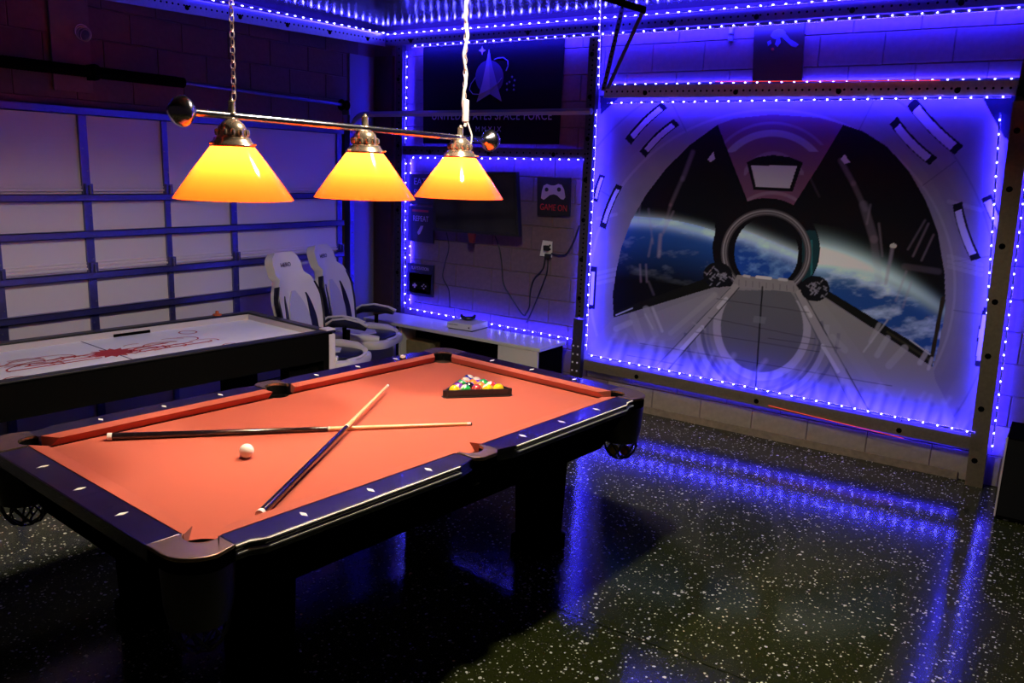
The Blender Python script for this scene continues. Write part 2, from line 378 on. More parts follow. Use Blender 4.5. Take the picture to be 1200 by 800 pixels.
# mid bar above TV
angle('frame_bar', atY(472, 176, FY), atY(690, 180.5, FY), (0,0,1), .075, (0,-1,0), .05, M_beamd, 'horizontal steel bar across the wall between flag and television', 30, 3)
angle('frame_post', (atY(468, 200, FY)[0], FY, .0), (atY(468, 60, FY)[0], FY, 2.94), (1,0,0), .075, (0,-1,0), .05, M_beamd, 'upright steel post at the room corner left of the flag and television', 50, 5)
# top beam of mural frame
tb0 = atY(708, 107.5, FY); tb1 = atY(1200, 103, FY)
M_galv = mat('worn_galvanised_lit', (.52, .48, .40), .45, metal=.35, noise=.35, nscale=40)  # steel beam, cream lamplight mixed into its base colour
angle('frame_beam', tb0, tb1, (0,0,1), .09, (0,-1,0), .05, M_galv, 'slotted steel beam along the top edge of the space mural', 62, 4)
bb0 = atY(684, 427, FY); bb1 = atY(1150, 522, FY)
angle('frame_beam', bb0, bb1, (0,0,1), .085, (0,-1,0), .05, M_beam, 'slotted steel beam along the bottom edge of the space mural', 0, 3)
rp0 = atY(1142, 562, FY); rp1 = atY(1199, 118, FY)
rp0 = Vector((rp0.x, FY, 0))
rp = angle('frame_post', rp0, rp1, (1,0,0), .10, (0,-1,0), .05, M_beam, 'upright slotted steel post standing right of the space mural', 0, 7)
angle('frame_post', rp1, (rp1.x+.03, FY, 2.94), (1,0,0), .09, (0,-1,0), .05, M_beamd, 'short upper steel post above the right corner of the space mural', 12, 0)
# hanger straps and brace at the left top corner of the frame
angle('hanger_strap', (atY(707, 106, 3.18)), atY(730, 6, 3.10), (1,0,0), .035, (0,-1,0), .004, M_beamd, 'slanted perforated steel strap left of its pair at the mural top corner', 16)
angle('hanger_strap', (atY(712, 104, 3.10)), atY(753, 14, 2.92), (1,0,0), .03, (0,-1,0), .004, M_beamd, 'slanted perforated steel strap right of its pair at the mural top corner', 0)
MB1 = MB().beam(atY(640, -25, 2.8), atY(756, 12, 2.9), (0,0,1), .05, (0,1,0), .03).build('hanging_plank', M_blackm); tag(MB1, 'dark plank hanging under the ceiling above the perforated straps', 'plank')
# red wire lines
tag(MB().tube([tb0+Vector((.9,-.02,.052)), tb1+Vector((-.45,-.02,.052))], .003, 5).build('red_cable', M_redglow), 'thin red wire lying along the top beam of the mural frame', 'wire')
tag(MB().tube([bb0+Vector((1.55,-.01,-.046)), bb1+Vector((-.45,-.01,-.048))], .0022, 5).build('red_cable', M_redglow), 'thin red wire under the bottom beam of the mural frame', 'wire')
# mural strips
strip('blue LED strip under the top beam of the space mural', [atY(711, 120.5, FY-.01), atY(1185, 113.5, FY-.01)], tape=(0,-1,0))
strip('blue LED strip above the top beam, behind its upper flange', [atY(715, 99, WY-.03), atY(1195, 92, WY-.03)], gw=.016)
strip('blue LED strip down the left edge of the space mural', [atY(698.5, 128, FY-.01), atY(686.5, 410, FY-.01)], tape=(0,-1,0))
strip('blue LED strip along the bottom edge of the space mural', [atY(688, 415.5, FY-.01), atY(1142, 507, FY-.01)], tape=(0,-1,0))
strip('blue LED strip on the mural side of the right post', [atY(1172, 132, FY+.02), atY(1148, 496, FY+.02)], tape=(0,-1,0))
strip('blue LED strip on the outer side of the right post', [atY(1206, 180, FY+.02), atY(1162, 530, FY+.02)], tape=(0,-1,0))
strip('blue LED strip hidden behind the lower edge of the bottom beam', [bb0+Vector((.35,.06,-.035)), bb1+Vector((-.1,.06,-.035))], gw=.006)
# tv bay strips
strip('blue LED strip down the corner side of the television bay', [atY(475.5, 186, FY-.0), atY(474.5, 360, FY-.0)], tape=(0,-1,0), glow=(-.75,.6,0), gw=.014)
strip('line of blue chips added as reflected glow in the television bay corner', [atY(481, 186, WY-.03), atY(480, 356, WY-.03)], tape=(0,-1,0), size=.005)  # added glowing line standing in for the corner strip's reflection
strip('blue LED strip down the corner side of the flag', [atY(477, 60, FY-.0), atY(475.5, 168, FY-.0)], tape=(0,-1,0), glow=(-.75,.6,0), gw=.014)
strip('blue LED strip along the wall just above the white console', [atY(477, 361, FY), atY(670, 397.5, FY)], tape=(0,-1,0))
strip('blue LED strip under the bar above the television', [atY(480, 184.5, FY-.012), atY(683, 187, FY-.012)], tape=(0,-1,0))
strip('blue LED strip tucked behind the post right of the television', [atY(688, 195, WY-.03), atY(676, 392, WY-.03)], tape=(0,1,0))
strip('blue LED strip on the upper post right of the flag', [atY(702.5, 42, FY-.01), atY(701, 104, FY-.01)], tape=(0,-1,0), spacing=.065)
strip('blue LED strip running from ceiling to rail above the post', [atY(703, 2, 2.95), atY(702, 40, 3.25)], tape=(0,-1,0), spacing=.08)

# ================================================================== WALL HANGINGS
# --- flag
def quad_panel(name, c, yb, th, mt, parent=None):
    """c: four pixel corners TL,TR,BR,BL on the plane y=yb"""
    P = [atY(x, y, yb) for x, y in c]; mb = MB()
    mb.add([(p.x, p.y, p.z) for p in P]+[(p.x, p.y+th, p.z) for p in P], [(0,1,2,3),(7,6,5,4),(0,4,5,1),(1,5,6,2),(2,6,7,3),(3,7,4,0)])
    return mb.build(name, mt, parent)
FLY = WY-.02
fg = quad_panel('flag', [(496,52),(662,43),(655,169),(496,168)], FLY, .004, M_flag); tag(fg, 'black flag with a pale delta emblem hanging on the wall above television', 'flag')
def flat(name, pix, y, mt, parent, th=.0015):
    P = [atY(a, b, y) for a, b in pix]; n = len(P); mb = MB()
    mb.add([(p.x, p.y, p.z) for p in P]+[(p.x, p.y+th, p.z) for p in P], [tuple(range(n))]+[tuple(range(n, 2*n))[::-1]]+[(i, (i+1) % n, n+(i+1) % n, n+i) for i in range(n)])
    return mb.build(name, mt, parent)
def circ(cx, cy, rx, ry, a0=0, a1=360, n=28): return [(cx+rx*math.cos(math.radians(a0+(a1-a0)*i/n)), cy+ry*math.sin(math.radians(a0+(a1-a0)*i/n))) for i in range(n + (a1-a0 != 360))]
flat('emblem_globe', circ(573.5, 90.5, 16.5, 20), FLY-.002, mat('flag_globe', (.055,.055,.19), .8), fg)
flat('emblem_delta', [(573,58),(577,78),(582,98),(588,119),(574,110),(558.5,119.5),(565,98),(569,78)], FLY-.004, M_flagpale, fg)
flat('emblem_delta_shade', [(573,58),(577,78),(582,98),(588,119),(574,110)], FLY-.005, M_flagblue, fg)
rg = []
for q in range(-60, 20, 5): rg.append((583+13*math.cos(math.radians(q)), 78+11*math.sin(math.radians(q)) - 0))
ring = [atY(x, y, FLY-.006) for x, y in [(579,70),(584,68),(590,67.5),(595,71),(595.5,77),(593,83)]]
MB().tube(ring, .0045, 5).build('orbit_ring', M_flagpale, fg)
ring = [atY(x, y, FLY-.006) for x, y in [(557,91),(552,98),(550,105),(554,110),(561,110.5),(574,105),(584,97),(588,91)]]
MB().tube(ring, .0035, 5).build('orbit_ring', M_flagpale, fg)
flat('star', [(565,54),(566,57.5),(569,59),(566,60.5),(565,64.5),(564,60.5),(561,59),(564,57.5)], FLY-.004, M_flagpale, fg)
for x, y in [(600,90),(603,94),(597,96),(594,98),(602,100),(594,105),(602,105)]:
    flat('star', [(x,y-1.6),(x+1.3,y),(x,y+1.6),(x-1.3,y)], FLY-.004, M_flagblue, fg)
p = atY(573, 136, FLY-.004); text('lettering', 'UNITED STATES SPACE FORCE', .098, M_flagpale, fg, wallM(p.x, p.y, p.z), sx=.86, spacing=1.12)
p = atY(572, 151.5, FLY-.004); text('lettering', 'MMXIX', .062, M_flagpale, fg, wallM(p.x, p.y, p.z), spacing=1.6)
# --- framed prints
def poster(label, c, th=.018, y=WY-.018):
    o = quad_panel('wall_print', c, y-th+.004, th, M_poster); return tag(o, label, 'poster')
pp = y_ = WY-.034
p1 = poster('black canvas print with the word REPEAT left of television', [(478.5,241),(508,243),(507.5,285.5),(478,281.5)])
p = atY(493, 256.5, y_); text('lettering', 'REPEAT', .072, M_posterpale, p1, wallM(p.x, p.y, p.z), sx=.78)
flat('red_stripe', [(483,245),(502,246.5),(502,249),(483,247.5)], y_, M_red, p1)
flat('controller_grip', [(490,275),(489,272),(493,264.5),(496,264.5),(495,268),(492,274)], y_, M_posterpale, p1)
p0 = poster('black canvas print with the words EAT SLEEP left of television', [(479.5,204),(512,204),(511,240),(479,239)])
p = atY(492, 213, y_); text('lettering', 'EAT', .085, M_posterpale, p0, wallM(p.x, p.y, p.z))
p = atY(493, 226, y_); text('lettering', 'SLEEP', .08, M_posterpale, p0, wallM(p.x, p.y, p.z), sx=.85)
p2 = poster('small dark canvas print of a controller, lowest beside the corner', [(477.5,307.5),(508,311),(507,348.5),(477,344.5)])
flat('red_panel', [(479.5,319),(505.5,322),(504.5,345.5),(479.5,341.5)], y_+.002, M_posterred, p2)
p = atY(492, 314.5, y_); text('lettering', 'PLAYSTATION', .042, M_posterpale, p2, wallM(p.x, p.y, p.z), sx=.8)
flat('controller', [(481,341),(480.5,334),(484,329),(489,329.5),(494,330),(500,331),(503,336),(503.5,344),(500,343),(497,339),(488,338),(485,341)], y_-.001, M_blackm, p2)
flat('button_cross', [(485,331.5),(486.6,331.5),(486.6,333),(488.2,333.2),(488.2,335.2),(486.6,335.2),(486.6,337),(485,337),(485,335),(483.5,335),(483.5,333),(485,333)], y_-.003, M_posterpale, p2)
for q in ((496.5,333.5),(498.6,335.5),(496.5,338),(494.6,335.3)): flat('button', circ(*q, .8, .9, n=8), y_-.003, M_posterpale, p2)
p3 = poster('square black canvas print with a pale gamepad and GAME ON', [(629.5,208),(668,208.5),(667,253.5),(629.5,252.5)], th=.022)
yy = y_-.005
flat('gamepad', [(634,232),(635,224),(637,217.5),(641,215.5),(646,217.3),(650,217.3),(654,215.5),(658,216.5),(661,222),(662.5,231),(660,234),(657,233),(653,229),(649,227.5),(644,228.5),(640,232),(637,234)], yy, M_posterpale, p3)
flat('stick', circ(640.5, 222, 2.2, 2.5, n=10), yy-.002, M_poster, p3); flat('stick', circ(655, 222, 2.4, 2.7, n=10), yy-.002, M_poster, p3)
p = atY(648.5, 243.5, yy); text('lettering', 'GAME ON', .073, M_red, p3, wallM(p.x, p.y, p.z), sx=.80)
# --- dark figure poster above the mural
p4 = poster('tall black poster with a dim blue helmeted figure above the mural', [(884,26),(943,22.5),(939.5,97),(881.5,98)], th=.012)
M_fig = mat('figure_blue', (.09, .10, .24), .8, noise=.6, nscale=14); yf = WY-.030
flat('figure_head', [(903,42),(906,36),(912,33.5),(918,34.5),(921,38),(919,43),(914,44),(910,46),(906,45)], yf, M_fig, p4)
flat('figure_arm', [(918,38),(922,41),(926,46),(932,49),(936,52),(933,55.5),(927,54),(922,49),(917,44)], yf+.001, M_fig, p4)
flat('figure_leg', [(910,46),(914,45),(915,50),(911,55),(908,52)], yf, M_fig, p4); flat('figure_hand', [(899,49),(903,47),(904,51),(900,54)], yf, M_fig, p4)
flat('figure_badge', circ(905.5, 57.5, 1.8, 1.8, n=8), yf, M_red, p4)
hk = atY(857, 36, WY-.02); tag(MB().lathe([(0,0),(.018,0),(.016,.09),(0,.1)], (hk.x, hk.y, hk.z-.02), 8).lathe([(0,0),(.02,0),(.02,.03),(0,.03)], (hk.x, hk.y, hk.z-.07), 8).build('wall_hook', M_jamb), 'small knobbed fitting on the blue wall left of the figure poster', 'hook')

# --- television
TY = 3.20
tv = empty('television', (0,0,0), label='large black flat television mounted on the wall between the canvas prints', cat='television')
quad_panel('case', [(506,201),(604.5,201.5),(608,277.5),(508,270)], TY, .05, M_black, tv)
quad_panel('screen', [(509,204),(602,204.5),(605,274),(511,267)], TY-.002, .002, M_screen, tv)
quad_panel('wall_mount', [(535,220),(575,220),(575,255),(535,250)], TY+.05, .13, M_black, tv)
quad_panel('sensor_bar', [(548,272.5),(556,273.5),(554,285),(550,284)], TY+.01, .03, M_posterred, tv)
# cables
def cable(label, pix, y, r=.006):
    P = [atY(a, b, y) for a, b in pix]; Q = []
    for i in range(len(P)-1):
        a = P[max(i-1,0)]; b = P[i]; c = P[i+1]; d = P[min(i+2, len(P)-1)]
        for k in range(5):
            t = k/5; Q.append(b*1.0 + (c-a)*.5*t + (a*2-b*5+c*4-d)*.5*t*t + (b*3-a-c*3+d)*.5*t**3)
    Q.append(P[-1]); return tag(MB().tube(Q, r, 6).build('power_cable', M_cable, None, .8), label, 'cable')
CYW = WY-.028
cable('thin black cable hanging from television left part down to the console', [(523,272),(526,290),(521,310),(519,325),(526,340),(527,360)], CYW, .004)
cable('black cable hanging from the right underside of the television', [(580,276),(585,290),(588,310),(590,332),(600,350),(612,368),(616,369)], CYW, .006)
cable('left of two black cables dropping from the wall outlet', [(639,300),(636,315),(625,328),(621,345),(620,360),(615,369)], CYW, .006)
cable('right of two black cables dropping from the wall outlet', [(642,300),(641,318),(634,338),(625,360),(617,378)], CYW, .0055)
cable('black cable from the wall outlet rising right to the post', [(646,297),(656,299),(664,297),(672,283),(679,264)], CYW, .007)
ol = empty('wall_outlet', (0,0,0), label='white wall outlet with black plugs right of the television', cat='outlet')
quad_panel('cover_plate', [(636,281.5),(647,283),(646.5,301.5),(632.5,299.5)], WY-.022, .008, M_plastic, ol)
quad_panel('plug', [(636.5,287.5),(642,288),(642,294),(636.5,293.5)], WY-.05, .03, M_cable, ol); quad_panel('plug', [(638,297),(644,297.8),(643.5,303),(638,302)], WY-.05, .03, M_cable, ol)
for q in ((644.5,287.5),(644.7,292)): flat('socket_slot', circ(*q, .8, 1.3, n=8), WY-.023, M_hole, ol)

# ================================================================== MURAL (a printed banner; print computed as a colour attribute)
mc = [atY(703, 112, WY-.02), atY(1196, 106, WY-.02), atY(1156, 516, WY-.02), atY(688, 422, WY-.02)]
NX, NZ = 560, 400
X0, X1, Z0, Z1 = mc[3].x-.0, mc[1].x+.02, .36, 2.53
gx, gz = np.meshgrid(np.linspace(-.745, 2.16, NX), np.linspace(.335, 2.52, NZ))
MY = WY-.022
dx, dy, dz = gx-CAM.x, MY-CAM.y, gz-CAM.z
den = dx*CF.x+dy*CF.y+dz*CF.z
PX = 600+FPX*(dx*CR.x+dy*CR.y+dz*CR.z)/den; PY = 400-FPX*(dx*CU.x+dy*CU.y+dz*CU.z)/den      # artwork coordinates of the banner
img = np.zeros((NZ, NX, 3))
def vnoise(sc, seed, stretch=1.0, octv=4):
    rs = np.random.RandomState(seed); out = np.zeros_like(PX); amp = 1; tot = 0
    for o in range(octv):
        g = rs.rand(96, 96); u = (PX/sc*2**o) ; v = (PY/sc*stretch*2**o)
        iu = np.floor(u).astype(int); iv = np.floor(v).astype(int); fu = u-iu; fv = v-iv; fu = fu*fu*(3-2*fu); fv = fv*fv*(3-2*fv)
        G = lambda a, b: g[a % 96, b % 96]
        out += amp*((G(iu,iv)*(1-fu)+G(iu+1,iv)*fu)*(1-fv)+(G(iu,iv+1)*(1-fu)+G(iu+1,iv+1)*fu)*fv); tot += amp; amp *= .55
    return out/tot
def inpoly(pts):
    r = np.zeros(PX.shape, bool); n = len(pts)
    for i in range(n):
        x1, y1 = pts[i]; x2, y2 = pts[(i+1) % n]
        c = ((y1 > PY) != (y2 > PY)); 
        with np.errstate(divide='ignore', invalid='ignore'): r ^= c & (PX < (x2-x1)*(PY-y1)/(y2-y1+1e-9)+x1)
    return r
def paint(mask, col, a=1.0):
    a = mask*a if not isinstance(mask, bool) else a
    a = np.asarray(a, float)[..., None]; img[:] = img*(1-a) + np.asarray(col)*a
def seg(x1, y1, x2, y2, w_, soft=.6):
    d = np.array([x2-x1, y2-y1], float); L = np.hypot(*d); t = np.clip(((PX-x1)*d[0]+(PY-y1)*d[1])/L**2, 0, 1)
    dist = np.hypot(PX-x1-t*d[0], PY-y1-t*d[1]); return np.clip((w_/2+soft/2-dist)/soft, 0, 1)
def ell(cx, cy, rx, ry): return np.hypot((PX-cx)/rx, (PY-cy)/ry)
def ringm(cx, cy, rx, ry, w_, y0=-1e9, y1=1e9, x0=-1e9, x1=1e9):
    e = ell(cx, cy, rx, ry); return np.clip((w_/2+.5-np.abs(e-1)*min(rx, ry)), 0, 1)*((PY > y0) & (PY < y1) & (PX > x0) & (PX < x1))
HULL = (.24, .215, .265)
img[:] = HULL; n1 = vnoise(60, 1); n2 = vnoise(9, 2)
img *= (0.78+.35*n1+.10*n2)[..., None]
# hull ring bands
paint(ringm(905, 335, 232, 232, 16), (.22, .19, .25), .5); paint(ringm(905, 335, 214, 206, 3), (.40, .37, .42), .5); paint(ringm(905, 335, 262, 262, 2), (.15, .13, .18), .7)
for q in (-150, -118, -62, -35, -8, 8):
    c, s_ = math.cos(math.radians(q)), math.sin(math.radians(q)); paint(seg(905+215*c, 335+205*s_, 905+262*c, 335+255*s_, 1.2), (.12, .1, .15), .7)
for yy_ in (236, 300, 306, 312): paint(seg(1112, yy_, 1150, yy_+10, 5), (.42, .40, .46), .35); paint(seg(700, yy_+20, 722, yy_+15, 4), (.42, .40, .46), .35)
# light slots
def slot(x0, y0, x1, y1, w_, bulge, flip=1):
    """curved light slot: black housing with a pale lamp inside"""
    a = Vector((x0, y0)); b = Vector((x1, y1)); t = (b-a).normalized(); nn = Vector((-t.y, t.x))
    def band(t0, t1, o0, o1):
        P = [a.lerp(b, t0+(t1-t0)*k/10)+nn*(o0+bulge*4*(t0+(t1-t0)*k/10)*(1-t0-(t1-t0)*k/10)) for k in range(11)]
        Q = [a.lerp(b, t0+(t1-t0)*k/10)+nn*(o1+bulge*4*(t0+(t1-t0)*k/10)*(1-t0-(t1-t0)*k/10)) for k in range(11)]
        return [tuple(v) for v in P]+[tuple(v) for v in Q[::-1]]
    paint(inpoly(band(0, 1, -w_/2, w_/2)), (.006, .006, .010)); paint(inpoly(band(.12, .90, -w_/2+(2.6 if flip > 0 else 1.2), w_/2-(1.2 if flip > 0 else 2.6))), (.56, .52, .60))
slot(736,166,779,123,10,-2.5); slot(753,181,793,143,10,-2.5); slot(706,267,726,217,8,-2); slot(697,236,706,205,7,-1)
slot(1068,119,1124,176,15,3,1); slot(1047,141,1094,189,13,3,1); slot(1122,238,1144,304,12,3,1); slot(1156,230,1175,270,13,1,1)
slot(1160,361,1150,430,15,2,1); slot(696,312,693,362,8,0)
paint(inpoly([(703,112),(728,112),(704,134)]), (.02, .02, .05)); paint(inpoly([(1148,108),(1200,106),(1190,170),(1176,160)]), (.008, .008, .02))
# ceiling segment between the windows
paint(inpoly([(841,146),(860,139),(905,134),(960,138),(988,146),(962,190),(930,240),(877,238),(858,190)]), (.19, .075, .15), 1)
img *= 1
paint(ringm(905, 222, 66, 66, 8, y1=178, x0=850, x1=972), (.40, .33, .42), .8); paint(ringm(905, 216, 76, 72, 3, y1=170), (.28, .20, .30), .6)
paint(ringm(906, 243, 44, 62, 5, y1=205, x0=872, x1=942), (.30, .20, .30), .7)
paint(inpoly([(875,190),(888,184),(906,181.5),(925,184),(941,190),(929,224),(883,222)]), (.006,.005,.008))
paint(inpoly([(880,193.5),(934,194.5),(925.5,220.5),(886,219)]), (.60, .55, .60)); paint(ringm(905, 266, 46, 40, 4, y1=236), (.30, .18, .27), .8)
# windows
LW = [(719,374),(718,345),(722,318),(728,290),(740,258),(757,228),(780,198),(808,170),(841,146),(858,190),(877,238),(860,252),(850,275),(846,300),(850,325),(858,335),(838,337)]
RW = [(988,146),(1012,154),(1040,172),(1065,200),(1085,235),(1099,272),(1107,320),(1108,360),(1101,402),(1093,430),(1040,394),(960,343),(948,335),(940,300),(940,260),(930,240),(962,190)]
lw = inpoly(LW); rw = inpoly(RW)
paint(lw | rw, (.004, .004, .007))
cl = vnoise(26, 5, 2.2, 5); cl2 = vnoise(14, 9, 1.6, 5)
# left earth
hl = 249 + .020*(PX-740)+.0016*(PX-740)**2; dpt = PY-hl
atm = np.exp(-((dpt-9)/7.0)**2); body = (dpt > 4)*np.clip(1-(dpt-4)/75, 0, 1)
earthL = np.stack([.012+.01*body, .05+.10*body, .20+.50*body], -1)*body[..., None] + np.clip(cl-.55, 0, 1)[..., None]*np.array([1.2, 1.35, 1.5])*body[..., None]**.6 + atm[..., None]*np.array([.55, .75, .85])
m_ = (lw*(dpt > -8)*(PX < 838)).astype(float); img[:] = img*(1-m_[..., None]) + (earthL*.9+.003)*m_[..., None]
# right earth
hr = 296 + .10*(PX-955)+.0022*(PX-955)**2; dpt = PY-hr
glow = np.exp(-((dpt-3)/(17-.05*(PX-955)))**2)*np.clip(1.15-(PX-955)/190, .25, 1.15)*np.clip((PX-944)/14, 0, 1); body = np.clip((dpt-8)/10, 0, 1)
earthR = body[..., None]*np.array([.015, .08, .34]) + (body*np.clip(cl-.43, 0, 1)*3.0)[..., None]*np.array([.55, .62, .68]) + glow[..., None]*np.array([.9, 1.35, 1.45]) + (glow**4)[..., None]*np.array([.5, .25, .2])
m_ = (rw*(dpt > -34)).astype(float); img[:] = img*(1-m_[..., None]) + (earthR+.004)*m_[..., None]
# frames of the windows
for W_, lo in ((LW, ((838,337),(719,374))), (RW, ((1093,430),(950,337)))):
    (xa, ya), (xb, yb) = lo; k = inpoly([(xa, ya), (xb, yb), (xb, yb-9), (xa, ya-15)]).astype(float); 
    paint(k*(lw | rw | (k > 0)), (.008, .008, .006))
paint(seg(1105,350,1091,424, 5), (.03, .022, .010)); paint(seg(1093,424,1040,389, 3), (.05,.045,.02), .7)
# reflected struts and glints in the glass
rs = np.random.RandomState(4)
for (xa, ya, xb, yb, w_, a_) in [(812,178,800,210,5,.35),(800,208,786,240,4,.3),(786,240,776,275,3,.3),(760,245,765,285,2,.4),(750,240,748,262,1.5,.4),(789,248,778,272,2,.5),(774,275,772,300,4,.7),(764,280,760,300,2,.5),(750,310,751,330,1.5,.6),(757,310,758,330,1.5,.6),(760,330,766,345,2,.3),
        (985,188,1000,215,6,.30),(1000,215,1014,245,6,.28),(1012,240,1024,280,10,.30),(1024,280,1030,330,9,.28),(1020,240,1016,262,2,.5),(1030,262,1034,300,2,.5),(1046,290,1038,332,4,.75),(1062,318,1050,352,2.5,.6),(1068,330,1058,360,2.5,.6),(1088,262,1070,300,1.6,.6),(1084,258,1064,292,1.4,.5),(1094,275,1080,305,1.4,.6),(1100,318,1060,312,7,.18),(940,190,960,230,2,.15)]:
    paint(seg(xa, ya, xb, yb, w_, 2.5)*(lw | rw), (.42, .34, .46), a_*.62)
paint(inpoly([(829,187),(836,178),(838,186),(833,190)]), (.55,.5,.6)); paint(inpoly([(985,186),(990,181),(996,190),(990,192)]), (.55,.5,.6)); paint(ell(1047, 288, 4, 3) < 1, (.6,.6,.55))
paint(seg(722,369,741,361,1.4), (.6,.6,.62), .9); paint(seg(1066,398,1090,415,1.6), (.6,.6,.62), .9)
# centre ring
paint(ell(898, 292, 63, 60) < 1, (.005, .004, .007)); m_ = (ell(898,292,62,58) < 1) & (PX > 940) & (PY > 270) & (PY < 330)
paint(m_, (.015, .08, .10), .6); paint(seg(951,282,951,322,2.5)*m_, (.03,.20,.22), .8)
paint(ringm(898, 296, 49.5, 48, 7), (.09, .075, .09)); paint(ringm(898, 296, 50.5, 49, 1.4), (.36,.33,.36)); paint(ringm(898, 296, 47.5, 46, .8), (.30,.27,.30)); paint(ringm(898, 296, 46, 44.5, 1.5), (.07,.06,.07))
glass = ell(898, 296, 37.5, 41) < 1
dpt = PY-(266+.36*(PX-866)+.0006*(PX-866)**2); body = np.clip(dpt/4, 0, 1); atm = np.exp(-((dpt-7)/9.0)**2)
e = np.array([.004,.004,.008]) + body[..., None]*np.array([.008, .07, .42]) + atm[..., None]*np.array([.62, .80, .85]) + (body*np.clip(cl2-.5, 0, 1)*2)[..., None]*np.array([.3, .5, .6])
img[:] = np.where(glass[..., None], e, img)
# console under centre glass
paint(inpoly([(864,322),(930,329),(940,345),(856,337)]), (.30,.27,.29)); paint(seg(887,324.5,903,326,3.5), (.75,.7,.75)); paint(seg(872,323,878,324,3), (.6,.56,.6)); paint(seg(913,327,922,328,3), (.6,.56,.6))
for k in range(9): paint(seg(866+8*k, 328+.9*k, 866+8*k, 334+.9*k, 1), (.12,.11,.13), .7)
# deck
deck = inpoly([(856,336),(940,343),(1110,520),(680,520),(684,424)]); paint(deck, (.26,.245,.27)); img[deck] *= (.8+.4*n1[deck][:, None])
paint(inpoly([(686,410),(719,372),(838,336),(856,336),(760,440),(686,425)]), (.27,.25,.29)); paint(inpoly([(940,343),(960,345),(1093,430),(1096,445),(1130,512),(1010,486)]), (.31,.29,.29))
paint((ell(893, 385, 48, 60) < 1) & deck & (PY > 340), (.13,.125,.15), .9); paint(ringm(893, 383, 53, 58, 9, y0=352), (.46,.42,.50), .85)
paint(ringm(893, 383, 64, 72, 3, y0=372), (.17,.16,.22), .7); paint(ringm(893, 383, 76, 82, 6, y0=380), (.46,.43,.52), .5); paint(ringm(893, 383, 90, 92, 4, y0=390), (.12,.11,.18), .7); paint(ringm(893, 383, 70, 77, 4, y0=376), (.09,.085,.14), .7)
for (xa, ya, xb, yb) in [(861,337,775,432),(937,344,1012,486)]:
    paint(seg(xa, ya, xb, yb, 9), (.38,.34,.36)); paint(seg(xa+5, ya, xb+9, yb, 1.4), (.05,.05,.06)); paint(seg(xa-5, ya, xb-9, yb, 1), (.10,.1,.12))
for (xa, ya, xb, yb) in [(851,350,842,360),(823,383,799,409),(944,360,950,370),(964,405,982,435)]: paint(seg(xa, ya, xb, yb, 4.5), (.60,.56,.62))
# side lockers
paint(inpoly([(728,380),(836,341),(846,350),(790,398),(748,404)]), (.33,.30,.35), .6)
for (xa, ya, xb, yb, w_, c_, a_) in [(742,370,752,398,9,.42,.5),(757,362,768,392,8,.40,.5),(765,361,776,388,3,.58,.6),(756,368,765,385,2,.55,.6),(722,385,738,378,7,.5,.5),(838,345,786,390,6,.42,.5),(812,378,826,386,2,.38,.6),
        (1020,400,1030,380,5,.5,.5),(1028,416,1040,396,7,.5,.5),(1042,428,1060,408,9,.46,.5),(1012,412,1040,375,2,.58,.6),(1078,425,1086,412,6,.6,.5),(1088,432,1092,420,4,.6,.6),(960,360,1040,470,16,.36,.35),(975,395,990,410,8,.45,.4),(968,400,984,432,14,.40,.3)]:
    paint(seg(xa, ya, xb, yb, w_, 1.5), (c_, c_*.94, c_), a_)
for (xa, ya, xb, yb) in [(840,350,948,366),(830,372,955,397),(815,389,960,412),(750,402,1045,452),(900,396,985,408),(735,416,800,428)]: paint(seg(xa, ya, xb, yb, .9), (.05,.045,.06), .75)
paint(seg(893.5,336,885.5,452,1.8), (.01,.01,.012)); paint(inpoly([(884,370),(898,372),(896,379),(882,377)]), (.22,.22,.25), .6)
for k in range(26):  # soft pale and dark streaks
    x_ = 700+k*17+rs.rand()*6; paint(seg(x_, 420+.2*(x_-700), x_+rs.randn()*10+12, 388+.2*(x_-700), 3+3*rs.rand(), 4), (.50,.47,.56), .32)
    paint(seg(x_+6, 424+.2*(x_-700), x_+14, 398+.2*(x_-700), 5, 4), (.05,.05,.12), .42)
# bundles of gear beside the ring
for cx_, cy_ in ((841,322), (955,338)):
    paint(ell(cx_, cy_, 17, 15) < 1, (.006,.006,.01))
    for k in range(34):
        u_, v_ = rs.randn(2)*[6.5, 5]; paint(seg(cx_+u_, cy_+v_, cx_+u_+3.2*(1 if k % 2 else -.6), cy_+v_+2.2, 1.4), (.30,.28,.36), .7)
img = np.clip(img*1.0, 0, 1)
me = bpy.data.meshes.new('mural')
vs = np.stack([gx, np.full_like(gx, MY), gz], -1).reshape(-1, 3)
idx = np.arange(NX*NZ).reshape(NZ, NX)
fs = np.stack([idx[:-1,:-1], idx[:-1,1:], idx[1:,1:], idx[1:,:-1]], -1).reshape(-1, 4)
nb = len(vs)
me.vertices.add(nb+4); me.vertices.foreach_set('co', np.concatenate([vs, vs[[0, NX-1, nb-1, nb-NX]]+[0,.006,0]]).ravel())
edge = [[nb+1, nb, nb+3, nb+2], [0, nb, nb+1, NX-1], [NX-1, nb+1, nb+2, nb-1], [nb-1, nb+2, nb+3, nb-NX], [nb-NX, nb+3, nb, 0]]
fs = np.concatenate([fs, np.array(edge)])
me.loops.add(fs.size); me.loops.foreach_set('vertex_index', fs.ravel()); me.polygons.add(len(fs))
me.polygons.foreach_set('loop_start', np.arange(0, fs.size, 4)); me.polygons.foreach_set('loop_total', np.full(len(fs), 4)); me.update(calc_edges=True); me.validate()
at = me.color_attributes.new('print', 'FLOAT_COLOR', 'POINT')
cc_ = np.ones((nb+4, 4)); cc_[:nb, :3] = img.reshape(-1, 3); cc_[nb:, :3] = .2; at.data.foreach_set('color', cc_.ravel())
